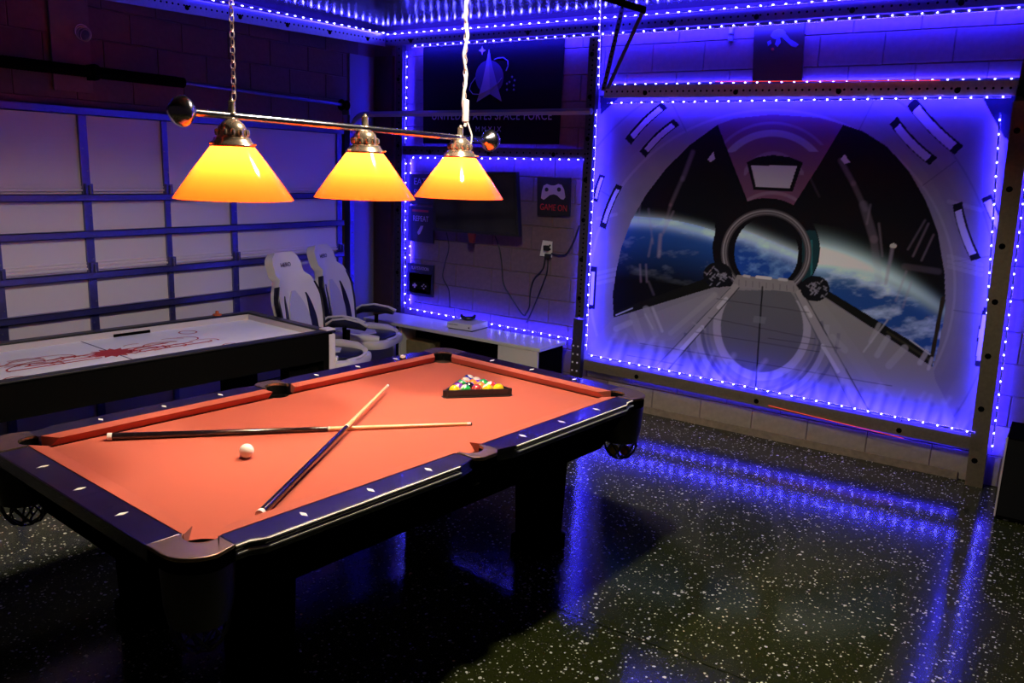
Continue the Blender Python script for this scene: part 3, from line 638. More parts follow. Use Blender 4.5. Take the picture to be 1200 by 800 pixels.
M_mural = mat('mural_print', (.3,.3,.3), .72, spec=.12); nt = M_mural.node_tree; an = nt.nodes.new('ShaderNodeAttribute'); an.attribute_name = 'print'
nt.links.new(an.outputs['Color'], nt.nodes['Principled BSDF'].inputs['Base Color']); me.materials.append(M_mural)
mu = bpy.data.objects.new('mural_banner', me); COL.objects.link(mu); tag(mu, 'huge printed banner of a spaceship cabin with windows onto the blue earth', 'mural')

# ================================================================== POOL TABLE
TYAW = -0.08755
HW, HL, CB, RO = .584, 1.1175, .055, .165
ZT, ZB = .80, .757
def T(v, u, z=0): return Vector((v*math.cos(TYAW)-u*math.sin(TYAW), v*math.sin(TYAW)+u*math.cos(TYAW), z))
pt = empty('pool_table', (0,0,0), TYAW, label='large pool table with red cloth, black lacquered rails and pearl sights', cat='pool table')
def arc(cx, cy, r, a0, a1, n=10): return [(cx+r*math.cos(math.radians(a0+(a1-a0)*i/n)), cy+r*math.sin(math.radians(a0+(a1-a0)*i/n))) for i in range(n+1)]
cpx, cpy, cpr = .600, 1.133, .056; spx, spr = .642, .058
q = [(.604, .045)] + arc(cpx, cpy, cpr, -86, -185, 10)           # ++ quarter, going +y along the near edge then corner arc
Q1 = arc(spx, 0, spr, 180, 131, 5)[:]                             # side pocket bite upper half (from middle to +y)
quarter = Q1 + arc(cpx, cpy, cpr, -86, -185, 10)
bed = [(x, y) for x, y in quarter] + [(-x, y) for x, y in quarter[::-1]] + [(-x, -y) for x, y in quarter] + [(x, -y) for x, y in quarter[::-1]]
bedo = []
for p in bed:
    if not bedo or (abs(p[0]-bedo[-1][0])+abs(p[1]-bedo[-1][1])) > 1e-5: bedo.append(p)
MB().prism(bedo, ZB-.03, ZB).build('playing_bed', M_felt, pt)
def mirror(pts, sx, sy):
    r = [(x*sx, y*sy) for x, y in pts]; return r if sx*sy > 0 else r[::-1]
# rails (wood) - six, each with its own sights
def rail(poly, sights, across):
    o = MB().prism(poly, ZT-.052, ZT).build('rail', M_lacq, pt, bevel=.004)
    return o
sight = MB().prism([(0,-.0095),(.022,0),(0,.0095),(-.022,0)], 0, .0012).mesh('sight', M_inlay)
for sx in (1, -1):
    for sy in (1, -1):
        r_ = rail(mirror([(HW+CB, .072),(HW+RO-.02, .072),(HW+RO, .16),(HW+RO, HL-.10),(HW+RO-.022, HL-.06),(HW+RO-.022, HL-.012),(HW+CB, HL-.012)], sx, sy), 0, 0)
        for k in (1, 2, 3): mo('sight', sight, r_, (sx*(HW+.109), sy*k*HL/4, ZT+.0002))
        # double trim lines on the outer face, edge highlights put into their pale colour
        xs_ = HW+RO+.001
        tr_ = MB()
        for dz_, d_ in ((-.004, .011), (-.026, .022)):
            pth = [(xs_, .17), (xs_, HL-.11), (xs_-.021, HL-.055), (xs_-.021, HL-.014)]
            for (xa, ya), (xb, yb) in zip(pth[:-1], pth[1:]): tr_.beam((sx*xa, sy*ya, ZT+dz_), (sx*xb, sy*yb, ZT+dz_), (0,0,1), .005, (1,0,0), d_)
        if sx > 0: tr_.build('trim_line', M_trim, r_)
for sy in (1, -1):
    r_ = rail(mirror([(-.55, HL+CB),(-.55, HL+RO),(.55, HL+RO),(.55, HL+CB)], 1, -sy), 0, 0)
    for k in (-1, 0, 1): mo('sight', sight, r_, (k*HW/2, sy*(HL+.109), ZT+.0002), (0, 0, PI/2))
# cushions
def cushion(a, b, out, ea, eb):
    """nose runs a->b; out = outward unit (towards the rail); ea/eb = how far the back extends past the nose"""
    a = Vector((*a, 0)); b = Vector((*b, 0)); out = Vector((*out, 0)); t = (b-a).normalized()
    prof = [(0, ZT-.004), (CB, ZT+.001), (CB, ZB), (.030, ZB)]
    vs = []
    for P, e in ((a, -ea), (b, eb)):
        for d, z in prof: vs.append(P + out*d + t*(e*d/CB) + Vector((0,0,z)))
    MB().add(vs, [(0,1,2,3),(7,6,5,4),(0,4,5,1),(1,5,6,2),(2,6,7,3),(3,7,4,0)]).build('cushion', M_felt, pt)
for sx in (1, -1):
    for sy in (1, -1): cushion((sx*HW, sy*.066), (sx*HW, sy*(HL-.068)), (sx, 0), -.012, .045)
for sy in (1, -1): cushion((-(HW-.068), sy*HL), (HW-.068, sy*HL), (0, sy), .045, .045)
# castings, pocket liners, drop pockets
for sx in (1, -1):
    for sy in (1, -1):
        ox, oy = HW+RO-.002, HL+RO-.002
        poly = [(HW+CB+.002, HL-.010), (ox-.018, HL-.010)] + arc(ox-.115, oy-.115, .115, 2, 88, 10) + [(.552, oy), (.552, HL+CB)] + arc(cpx, cpy, cpr+.001, 140, -28, 12)
        MB().prism(mirror(poly, sx, sy), ZT-.010, ZT+.003).build('corner_casting', M_cast, pt, bevel=.003)
        MB().prism(mirror([(x*.998, y*.998) for x, y in poly], sx, sy), ZT-.05, ZT-.0105).build('casting_base', M_blackm, pt)
        cup = MB().lathe([(cpr, ZT-.052), (cpr+.002, .70), (.050, .66), (.0, .655)], (cpx*sx, cpy*sy, 0), 20)
        cup.build('pocket_liner', M_leather, pt, .6)
        dx_, dy_ = (cpx+.035)*sx, (cpy+.04)*sy
        dp = MB().lathe([(.100, .765), (.106, .74), (.100, .62), (.088, .56)], (dx_, dy_, 0), 20).lathe([(.094, .765), (.100, .74), (.094, .62), (.082, .56)], (dx_, dy_, 0), 20).build('drop_pocket', M_leather, pt, .6)
        net = MB()
        for k in range(8):
            q0 = 2*PI*k/8
            for dr_ in (1, -1):
                net.tube([(dx_+rr*math.cos(q0+dr_*tw), dy_+rr*math.sin(q0+dr_*tw), zz) for rr, zz, tw in ((.085,.56,0),(.083,.53,.25),(.072,.50,.5),(.050,.472,.75),(.016,.458,1))], .0045, 4)
        net.build('net_basket', M_leather, pt)
    poly = [(HW+CB+.002, .070), (HW+RO-.018, .070), (HW+RO+.006, .04), (HW+RO+.006, -.04), (HW+RO-.018, -.070), (HW+CB+.002, -.070)] + arc(spx, 0, spr, -88, 88, 12)
    MB().prism(mirror(poly, sx, 1), ZT-.012, ZT+.003).build('side_casting', M_cast, pt, bevel=.003)
    MB().prism(mirror([(x*.998, y) for x, y in poly], sx, 1), ZT-.05, ZT-.0125).build('casting_base', M_blackm, pt)
    MB().lathe([(spr, ZT-.052), (spr+.002, .70), (.050, .66), (0, .655)], (spx*sx, 0, 0), 20).build('pocket_liner', M_leather, pt, .6)
# body
def frustum(x0, y0, z0, x1, y1, z1):
    vs = [(sx*x0, sy*y0, z0) for sx, sy in ((-1,-1),(1,-1),(1,1),(-1,1))]+[(sx*x1, sy*y1, z1) for sx, sy in ((-1,-1),(1,-1),(1,1),(-1,1))]
    return MB().add(vs, [(0,1,2,3)[::-1],(4,5,6,7),(0,1,5,4),(1,2,6,5),(2,3,7,6),(3,0,4,7)])
for s in (1, -1):
    MB().add([(s*.66, -1.03, ZT-.052), (s*.735, -1.03, ZT-.052), (s*.735, 1.03, ZT-.052), (s*.66, 1.03, ZT-.052), (s*.60, -1.0, .55), (s*.63, -1.0, .55), (s*.63, 1.0, .55), (s*.60, 1.0, .55)], [(0,1,2,3),(7,6,5,4),(0,4,5,1),(1,5,6,2),(2,6,7,3),(3,7,4,0)]).build('apron', M_blackm, pt)
    MB().add([(-.50, s*1.19, ZT-.052), (.50, s*1.19, ZT-.052), (.50, s*1.265, ZT-.052), (-.50, s*1.265, ZT-.052), (-.48, s*1.13, .55), (.48, s*1.13, .55), (.48, s*1.16, .55), (-.48, s*1.16, .55)], [(0,1,2,3),(7,6,5,4),(0,4,5,1),(1,5,6,2),(2,6,7,3),(3,7,4,0)]).build('apron', M_blackm, pt)
MB().bbox((-.52, -1.05, .60), (.52, 1.05, ZB-.031)).build('slate_frame', M_blackm, pt)
leg = MB().prism([(-.10,-.10),(.10,-.10),(.10,.10),(-.10,.10)], .50, .62).add([(-.085,-.085,.08),(.085,-.085,.08),(.085,.085,.08),(-.085,.085,.08),(-.095,-.095,.50),(.095,-.095,.50),(.095,.095,.50),(-.095,.095,.50)], [(3,2,1,0),(4,5,6,7),(0,1,5,4),(1,2,6,5),(2,3,7,6),(3,0,4,7)]).bbox((-.10,-.10,0), (.10,.10,.08)).mesh('leg', M_blackm, bevel=.006)
for sx in (1, -1):
    for sy in (1, -1): mo('leg', leg, pt, (sx*.40, sy*.82, 0))

# --- balls
R_ = .0286
def ball(kind, col, loc, label, group=None, rot=None, name='pool_ball'):
    mb = MB(); n, k = 20, 12; vs = []
    for i in range(k+1):
        a = PI*i/k
        for j in range(n): vs.append((R_*math.sin(a)*math.cos(2*PI*j/n), R_*math.sin(a)*math.sin(2*PI*j/n), R_*math.cos(a)))
    for i in range(k):
        mb.m = 1 if (kind == 'stripe' and not 3 <= i <= 8) else 0
        mb.add([], [])
        if i == 0: mb.v += vs; base = len(mb.v)-len(vs)
        for j in range(n):
            mb.f.append(tuple(base+x for x in (i*n+j, i*n+(j+1) % n, (i+1)*n+(j+1) % n, (i+1)*n+j))); mb.mi.append(mb.m)
    mc_ = mat('ball_%02d%02d%02d' % tuple(int(c*99) for c in col), col, .12, coat=.6); mw = mat('ball_white', (.80,.72,.60), .12, coat=.6)
    o = mb.build(name, [mc_, mw], None, .8, loc=loc)
    if rot: o.rotation_euler = rot
    if kind != 'cue':
        d = Vector((0, 0, 1)) if kind == 'solid' else Vector((1, 0, 0)); disc = []
        e1 = Vector((0,1,0)); e2 = d.cross(e1)
        pts = [(d*math.cos(t)+ (e1*math.cos(q)+e2*math.sin(q))*math.sin(t))*(R_+.0004) for t in (.28, .14) for q in [2*PI*z/12 for z in range(12)]]+[d*(R_+.0004)]
        MB().add(pts, [(j, (j+1) % 12, 12+(j+1) % 12, 12+j) for j in range(12)]+[(12+j, 12+(j+1) % 12, 24) for j in range(12)]).build('number_disc', mw, o, .8)
    return tag(o, label, 'ball', group)
zb = ZB+R_
c = atZ(289, 528, zb); ball('cue', (.90,.84,.72), (c.x, c.y, zb), 'white cue ball alone on the red cloth left of the crossed cues', name='cue_ball')
# rack: front side runs from corner A to corner B, apex away
A = atZ(521, 466, ZB); B_ = atZ(598, 463.5, ZB); A = Vector((A.x, A.y, 0)); B_ = Vector((B_.x, B_.y, 0))
ax = (B_-A).normalized(); nv = Vector((-ax.y, ax.x, 0)); side = .345; mid = (A+B_)/2; A = mid-ax*side/2; B_ = mid+ax*side/2; hgt = side*math.sqrt(3)/2; Cc = mid+nv*hgt
cen = (A+B_+Cc)/3
COLS = {'yellow': (.80,.52,.01), 'blue': (.02,.03,.45), 'red': (.62,.04,.02), 'purple': (.16,.03,.40), 'orange': (.80,.22,.02), 'green': (.02,.30,.05), 'maroon': (.35,.03,.03), 'black': (.008,.008,.008)}
rows = [[('solid','yellow'),('stripe','green'),('solid','maroon'),('stripe','yellow'),('solid','yellow')],
        [('solid','purple'),('solid','black'),('stripe','orange'),('stripe','red')],
        [('stripe','green'),('solid','orange'),('solid','green')],
        [('stripe','orange'),('stripe','purple')], [('stripe','blue')]]
names = ['nearest', 'second', 'third', 'fourth', 'far']
r0 = cen - nv*(2*R_*math.sqrt(3)/2*4/3)          # nearest row centre
for i, rw_ in enumerate(rows):
    for j, (k_, c_) in enumerate(rw_):
        P = r0 + nv*(i*2*R_*math.sqrt(3)/2) + ax*((j-(len(rw_)-1)/2)*(2*R_+.0004))
        pos = {0: 'left end', len(rw_)-1: 'right end'}.get(j, ['', 'second place', 'third place', 'fourth place'][j] if j < 4 else '')
        lab = '%s pool ball in the racked triangle, %s row, %s' % (('striped '+c_) if k_ == 'stripe' else c_, names[i], pos) if i < 4 else 'striped blue pool ball at the far tip of the rack'
        if (c_, k_) == ('yellow', 'solid'): lab = 'plain yellow pool ball in the rack near row, %s' % pos
        ball(k_, COLS[c_], (P.x, P.y, zb), lab, 'balls in the triangle rack', (random.uniform(-.7,.7), random.uniform(-.7,.7), random.uniform(0,6)))
rk = MB()
for (P, Q) in ((A, B_), (B_, Cc), (Cc, A)):
    d = (Q-P).normalized(); nn = Vector((d.y, -d.x, 0)); t_ = .008
    rk.beam(P+d*.012+Vector((0,0,ZB+.020)), Q-d*.012+Vector((0,0,ZB+.020)), (0,0,1), .036, nn, t_)
    rk.beam(P+d*.006+nn*.006+Vector((0,0,ZB+.003)), Q-d*.006+nn*.006+Vector((0,0,ZB+.003)), (0,0,1), .005, nn, .020)
for P in (A, B_, Cc):
    d = (P-cen).normalized(); rk.lathe([(.012, ZB), (.016, ZB+.004), (.012, ZB+.006), (.012, ZB+.038), (.0, ZB+.038)], (P.x-d.x*.006, P.y-d.y*.006, 0), 12)
tag(rk.build('triangle_rack', M_black), 'black plastic triangle rack around the balls on the red cloth', 'rack')
P = T(cpx+.035, cpy+.04); a_ = Vector((.6, -.8, 0))
for s, cname in ((-1, 'yellow'), (1, 'orange')):
    pr_ = Vector((CR.x, CR.y, 0)).normalized()
    ball('solid', COLS[cname], (P.x+pr_.x*s*.029-.0, P.y+pr_.y*s*.029, .500), '%s pool ball lying in the net of the far right corner pocket' % cname, 'balls in the net pocket')
# --- cues
def cue(label, p_tip, p_butt, joint):
    p_tip = Vector(p_tip); p_butt = Vector(p_butt); root = empty('pool_cue', p_butt, label=label, cat='pool cue')
    d = p_tip-p_butt; L = d.length
    def rad(t): return .0150*(1-t)+.0065*t
    def part(name, t0, t1, mt, over=0):
        n = 6; MB().tube([d*(t0+(t1-t0)*i/n) for i in range(n+1)], [rad(t0+(t1-t0)*i/n)+over for i in range(n+1)], 14).build(name, mt, root, .7)
    part('butt_cap', 0, .012, M_tip, .0003); part('butt', .012, joint-.006, M_cuebutt); part('joint_ring', joint-.006, joint, M_trim, .0004); part('shaft', joint, .985, M_maple); part('ferrule', .985, .996, M_tip, .0002); part('leather_tip', .996, 1.0, M_board)
c2t = atZ(553, 496, ZB+.009); c2b = atZ(126, 511, ZB+.018)
cue('pool cue lying lengthwise under the other, pale shaft tip to the right', (c2t.x, c2t.y, ZB+.0075), (c2b.x, c2b.y, ZB+.0165), .585)
c1t = atZ(455, 451, ZB+.045); c1b = atZ(304, 603, ZB+.017)
cue('pool cue crossing over the other one, dark butt towards the near rail', (c1t.x, c1t.y, ZB+.045), (c1b.x, c1b.y, ZB+.0175), .575)
# chalk
cp = atZ(472, 421, ZT); ck = empty('chalk_cube', (cp.x, cp.y, ZT+.001), TYAW, label='small pale chalk cube standing on the far long rail', cat='chalk')
MB().bbox((-.012,-.012,0), (.012,.012,.010)).build('wrapper', M_leather, ck); MB().bbox((-.012,-.012,.010), (.012,.012,.024)).build('chalk_face', M_inlay, ck, bevel=.002)

# ================================================================== BILLIARD LIGHT
LB = empty('billiard_light', T(0, 0, 1.752), TYAW, label='brass bar light with three glowing glass shades hung over the pool table', cat='lamp')
zbar = .292
bp0 = Vector((0, -.79, zbar+.006)); bp1 = Vector((0, .80, zbar-.016))
MB().tube([bp0, bp1], .0135, 16).build('bar', M_chrome, LB, .7)
for s, P in ((-1, bp0), (1, bp1)):
    MB().lathe([(0,-.050),(.014,-.049),(.024,-.041),(.043,-.026),(.053,-.004),(.054,.006),(.045,.022),(.028,.033),(.025,.040),(.016,.046)], P+Vector((0, s*.012, 0)), 24, Matrix.Rotation(s*PI/2, 3, 'X')).build('finial', M_chrome, LB, .8)
def glass():
    mt = bpy.data.materials.new('amber_glass'); mt.use_nodes = True; nt = mt.node_tree; nt.nodes.clear(); L = nt.links.new
    out = nt.nodes.new('ShaderNodeOutputMaterial'); tr = nt.nodes.new('ShaderNodeBsdfTranslucent'); df = nt.nodes.new('ShaderNodeBsdfDiffuse'); gl = nt.nodes.new('ShaderNodeBsdfGlossy')
    tr.inputs[0].default_value = (.88, .058, .005, 1); df.inputs[0].default_value = (.50, .09, .035, 1); gl.inputs['Roughness'].default_value = .06
    m1 = nt.nodes.new('ShaderNodeMixShader'); m1.inputs[0].default_value = .35; L(tr.outputs[0], m1.inputs[1]); L(df.outputs[0], m1.inputs[2])
    fr = nt.nodes.new('ShaderNodeFresnel'); m2 = nt.nodes.new('ShaderNodeMixShader'); L(fr.outputs[0], m2.inputs[0]); L(m1.outputs[0], m2.inputs[1]); L(gl.outputs[0], m2.inputs[2]); L(m2.outputs[0], out.inputs[0])
    return mt
M_glass = glass()
M_bulb = mat('bulb_glass', (.9,.8,.6), .4, emit=(1, .80, .56), es=BULB_S)
for i, u_ in enumerate((-.611, .012, .596)):
    zt = zbar - .02*(u_+.6)/1.2
    MB().lathe([(.213, 0), (.212, .003), (.140, .105), (.074, .192)], (0, u_, 0), 48).build('shade', M_glass, LB, .9)
    f = MB().lathe([(.077,.186),(.080,.194),(.074,.203),(.066,.210),(.064,.218),(.052,.223),(.050,.250),(.044,.264),(.032,.276),(.012,zt-.005)], (0, u_, 0), 24).build('fitter', M_brass, LB, .9)
    for k in range(12):
        a = 2*PI*k/12; MB().lathe([(0,-.013),(.007,-.010),(.009,0),(.007,.010),(0,.013)], (.053*math.cos(a), u_+.053*math.sin(a), .237), 8).build('bead', M_brass, f, .9)
    for k in range(3):
        a = 2*PI*k/3+.5; MB().tube([(.06*math.cos(a), u_+.06*math.sin(a), .197), (.092*math.cos(a), u_+.092*math.sin(a), .197)], .004, 6).build('thumb_screw', M_brass, f)
    MB().lathe([(.010,zt+.008),(.018,zt+.012),(.014,zt+.018),(.014,zt+.052),(.008,zt+.056),(.006,zt+.064),(0,zt+.066)], (0, u_, 0), 14).build('stem', M_brass, LB, .8)
    MB().lathe([(0,.082),(.016,.086),(.028,.102),(.028,.118),(.016,.145),(.013,.165),(0,.165)], (0, u_, 0), 16).build('bulb', M_bulb, LB, .9)
def chain(px, u_, label, cord):
    root = LB; z0 = zbar+.06; z1 = ZC-1.752-.01; mb = MB(); n = int((z1-z0)/.026)
    Rx = Matrix.Rotation(PI/2, 3, 'X')
    for k in range(n):
        z_ = z0+(k+.5)*(z1-z0)/n; M_ = Matrix.Rotation(PI/2*(k % 2)+.4, 3, 'Z') @ Matrix.Diagonal((.62, 1, 1.15)) @ Rx
        mb.torus((0, u_, z_), .0145, .0026, 12, 5, M_)
    tag(mb.build('chain', M_chain, root), kind='stuff')
    MB().lathe([(0, 0), (.055, 0), (.05, -.02), (.02, -.032), (0, -.034)], (0, u_, ZC-1.752), 20).build('ceiling_hook', M_brass, root)
    if cord:
        P = []
        for k in range(90):
            t = k/89; z_ = z0-.02+(z1-z0)*t; r_ = .006+.002*math.sin(k*.9); P.append((r_*math.cos(k*.35), u_+r_*math.sin(k*.35), z_))
        MB().tube(P, .0075, 6).build('white_cord', M_cord, root)
        MB().lathe([(.006,0),(.016,.004),(.016,.10),(.006,.104)], (.004, u_+.006, z0+.0), 10).build('cord_wrap', M_cord, root)
        MB().tube([(.015, u_+.01, z0), (.035, u_+.02, zbar), (.034, u_+.018, zbar-.035), (.018, u_+.01, zbar-.05)], .004, 6).build('cord_loop', M_cord, root)
chain(275, -.600, '', False); chain(548, .618, '', True)

# ================================================================== AIR HOCKEY TABLE
HX0, HX1, HY0, HY1, HZ = -2.62, -1.60, -1.15, 1.23, .80
hyaw = -.085; hc = Vector((-2.055, .035, 0))
HWX, HLY = .47, 1.235
ah = empty('air_hockey_table', hc, hyaw, label='black air hockey table with a white red-marked playfield by garage door', cat='game table')
MB().bbox((-HWX+.05,-HLY+.05,.735), (HWX-.05,HLY-.05,.750)).build('playfield', mat('playfield_white', (.88,.85,.90), .3), ah)
for s in (1, -1):
    MB().bbox((s*(HWX-.05), -HLY, .60), (s*HWX, HLY, HZ-.012)).build('side_panel', M_blackm, ah)
    MB().bbox((s*(HWX-.055), -HLY-.008, HZ-.012), (s*(HWX+.010), HLY+.008, HZ)).build('top_rail', M_black, ah, bevel=.004)
    MB().bbox((s*(HWX-.056), -HLY+.05, .750), (s*(HWX-.050), HLY-.05, HZ-.013)).build('bumper', M_ivory, ah)
    MB().bbox((-HWX+.05, s*(HLY-.05), .60), (HWX-.05, s*HLY, HZ-.012)).build('end_panel', M_blackm, ah)
    MB().bbox((-HWX+.055, s*(HLY-.055), HZ-.012), (HWX-.055, s*(HLY+.008), HZ)).build('end_rail', M_black, ah, bevel=.004)
    MB().bbox((-HWX+.056, s*(HLY-.056), .750), (HWX-.056, s*(HLY-.05), HZ-.013)).build('bumper', M_ivory, ah)
    for sx in (1, -1):
        MB().bbox((sx*(HWX-.16), s*(HLY-.30), 0), (sx*(HWX-.06), s*(HLY-.06), .60)).build('leg', M_blackm, ah)
MB().bbox((HWX+.011, HLY-.035, .50), (HWX+.016, HLY+.012, HZ-.025)).bbox((HWX-.03, HLY+.009, .50), (HWX+.016, HLY+.014, HZ-.025)).build('corner_guard', M_ivory, ah)
MB().bbox((HWX-.06, HLY-.06, HZ), (HWX+.018, HLY+.018, HZ+.012)).build('corner_cap', M_ivory, ah, bevel=.004)
MB().bbox((HWX-.10, HLY-.07, .42), (HWX-.0, HLY, .60)).build('end_bracket', M_blackm, ah)
mk = MB(); zf = .7505
mk.bbox((-HWX+.056, -.004, zf-.0004), (HWX-.056, .004, zf+.0006)).build('centre_line', mat('navy_print', (.08,.05,.14), .6), ah)
st = MB(); pts = []
for k in range(28):
    a = 2*PI*k/28; rr = .13 if k % 2 else .085; pts.append((rr*math.cos(a)*.9, rr*math.sin(a)*1.1))
st.prism(pts, zf, zf+.0012); st.build('centre_star', M_red, ah)
def ringflat(mb, cx, cy, r, w_, a0=0, a1=360, z=zf, n=28, sy=1):
    P = []; 
    for i in range(n+1):
        a = math.radians(a0+(a1-a0)*i/n); P += [(cx+(r-w_/2)*math.cos(a), cy+(r-w_/2)*math.sin(a)*sy, z+.001), (cx+(r+w_/2)*math.cos(a), cy+(r+w_/2)*math.sin(a)*sy, z+.001)]
    mb.add(P, [(2*i, 2*i+1, 2*i+3, 2*i+2) for i in range(n)])
sw = MB(); rs2 = random.Random(3)
for k in range(34):
    s = 1 if k % 2 else -1; yy_ = s*(.16+.40*rs2.random()); xx_ = rs2.uniform(-.11, .11)*(1-abs(yy_)*.6)
    a0 = rs2.uniform(0, 180); ringflat(sw, xx_, yy_, rs2.uniform(.03,.10), .007, a0, a0+rs2.uniform(70,160), sy=1.6, n=10, z=zf+.0002*(k % 5))
for s in (1, -1):
    for x_ in (-.05, .02, .07): sw.bbox((x_, s*.10, zf), (x_+.014*1, s*(.45+x_*2), zf+.0008))
sw.build('flame_print', M_red, ah)
cr = MB()
for x_, y_2 in ((-.26,-.62),(.26,-.62),(-.26,.62),(.26,.62)): ringflat(cr, x_, y_2, .055, .010)
cr.build('faceoff_ring', M_red, ah)
MB().bbox((-HWX+.056, .20, .750), (-HWX+.062, .44, .768)).build('puck_slot', M_hole, ah)
pk = atX(243, 363.5, -2.52); q = hc + Vector((-HWX*math.cos(hyaw)-.95*math.sin(hyaw)*1, -HWX*math.sin(hyaw)+.95, 0))
tag(MB().lathe([(0,0),(.032,0),(.032,.008),(.012,.012),(.012,.03),(0,.033)], (q.x+.02, q.y, HZ+.001), 16).build('pusher', M_orange, None, .7), 'small orange pusher on the far rail of the air hockey table', 'pusher')

# ================================================================== CONSOLE AND GAME BOX
CZ = .50
f0 = atZ(440, 372, CZ); f1 = atZ(632, 411, CZ)
cx0, cx1, cy0 = -2.80, -.87, 2.87
cs = empty('media_console', (0,0,0), label='low white console table against the wall under the television', cat='console table')
MB().bbox((cx0, cy0, CZ-.028), (cx1, FY-.025, CZ)).build('table_top', M_white, cs, bevel=.004)
MB().bbox((cx0+.02, cy0+.03, 0), (cx0+.05, FY-.04, CZ-.028)).build('side_panel', M_white, cs)
MB().bbox((cx0+.02, cy0+.012, .0), (cx0+.36, cy0+.03, CZ-.028)).build('cabinet_door', M_white, cs)
MB().bbox((cx1-.05, cy0+.02, 0), (cx1-.02, FY-.04, CZ-.028)).build('side_panel', M_blackm, cs)
MB().bbox((cx1-.42, cy0+.02, .18), (cx1-.40, FY-.05, CZ-.028)).build('side_panel', M_blackm, cs)
MB().bbox((cx1-.41, cy0+.005, CZ-.20), (cx1-.02, cy0+.02, CZ-.030)).build('drawer_front', M_white, cs)
MB().bbox((cx0+.40, cy0+.26, .10), (cx1-.42, cy0+.28, CZ-.028)).build('back_panel', M_blackm, cs)
bx = MB().bbox((cx0+.44, cy0+.10, .02), (cx0+.72, cy0+.24, .34)).build('storage_box', mat('cardboard', (.22,.17,.08), .8, noise=.4, nscale=18)); tag(bx, 'tan box standing under the white console left part', 'box')
MB().bbox((cx0+.39, cy0+.05, .0), (cx0+.42, cy0+.25, CZ-.03)).build('divider', M_white, cs)
g0 = atZ(521, 384, CZ); g1 = atZ(552.5, 389, CZ); g2 = atZ(573, 384, CZ)
xb = empty('game_console', (g1.x, g1.y, CZ), 0, label='flat white game console lying on the white console table', cat='game console')
e1 = Vector(((g0-g1).x, (g0-g1).y, 0)); e2 = Vector(((g2-g1).x, (g2-g1).y, 0)); e1 *= .92; e2 = Vector((-e1.y, e1.x, 0)).normalized()*(-.26)
if e2.dot(Vector(((g2-g1).x, (g2-g1).y, 0))) < 0: e2 = -e2
pts = [(0,0), (e1.x, e1.y), (e1.x+e2.x, e1.y+e2.y), (e2.x, e2.y)]
MB().prism(pts, .008, .060).build('case', M_plastic, xb, bevel=.003); MB().prism([(p[0]*.96+.004, p[1]*.96+.004) for p in pts], .001, .008).build('base', M_black, xb)
fn = Vector((e1.y, -e1.x, 0)).normalized(); fn = fn if fn.dot(e2) < 0 else -fn
MB().beam(e1*.55+fn*.001+Vector((0,0,.042)), e1*.97+fn*.001+Vector((0,0,.042)), (0,0,1), .003, fn, .003).build('disc_slot', M_hole, xb)
MB().beam(e1*.09+fn*.001+Vector((0,0,.032)), e1*.13+fn*.001+Vector((0,0,.032)), (0,0,1), .012, fn, .003).build('power_button', M_hole, xb)
gp = Vector((g1.x, g1.y, 0))+e1*.55+e2*.6
gm = empty('game_controller', (gp.x, gp.y, CZ+.061), .6, label='dark game controller resting on top of the white game console', cat='controller')
MB().lathe([(0,0),(.03,.004),(.045,.018),(.035,.032),(0,.038)], (0,0,0), 14, Matrix.Diagonal((1.2,.7,1))).build('body', M_pud, gm, .8)
for s in (1, -1): MB().tube([(s*.03, 0, .02), (s*.055, -.01, .035), (s*.06, -.02, .055)], [.018, .016, .010], 8).build('grip', M_pud, gm, .8)

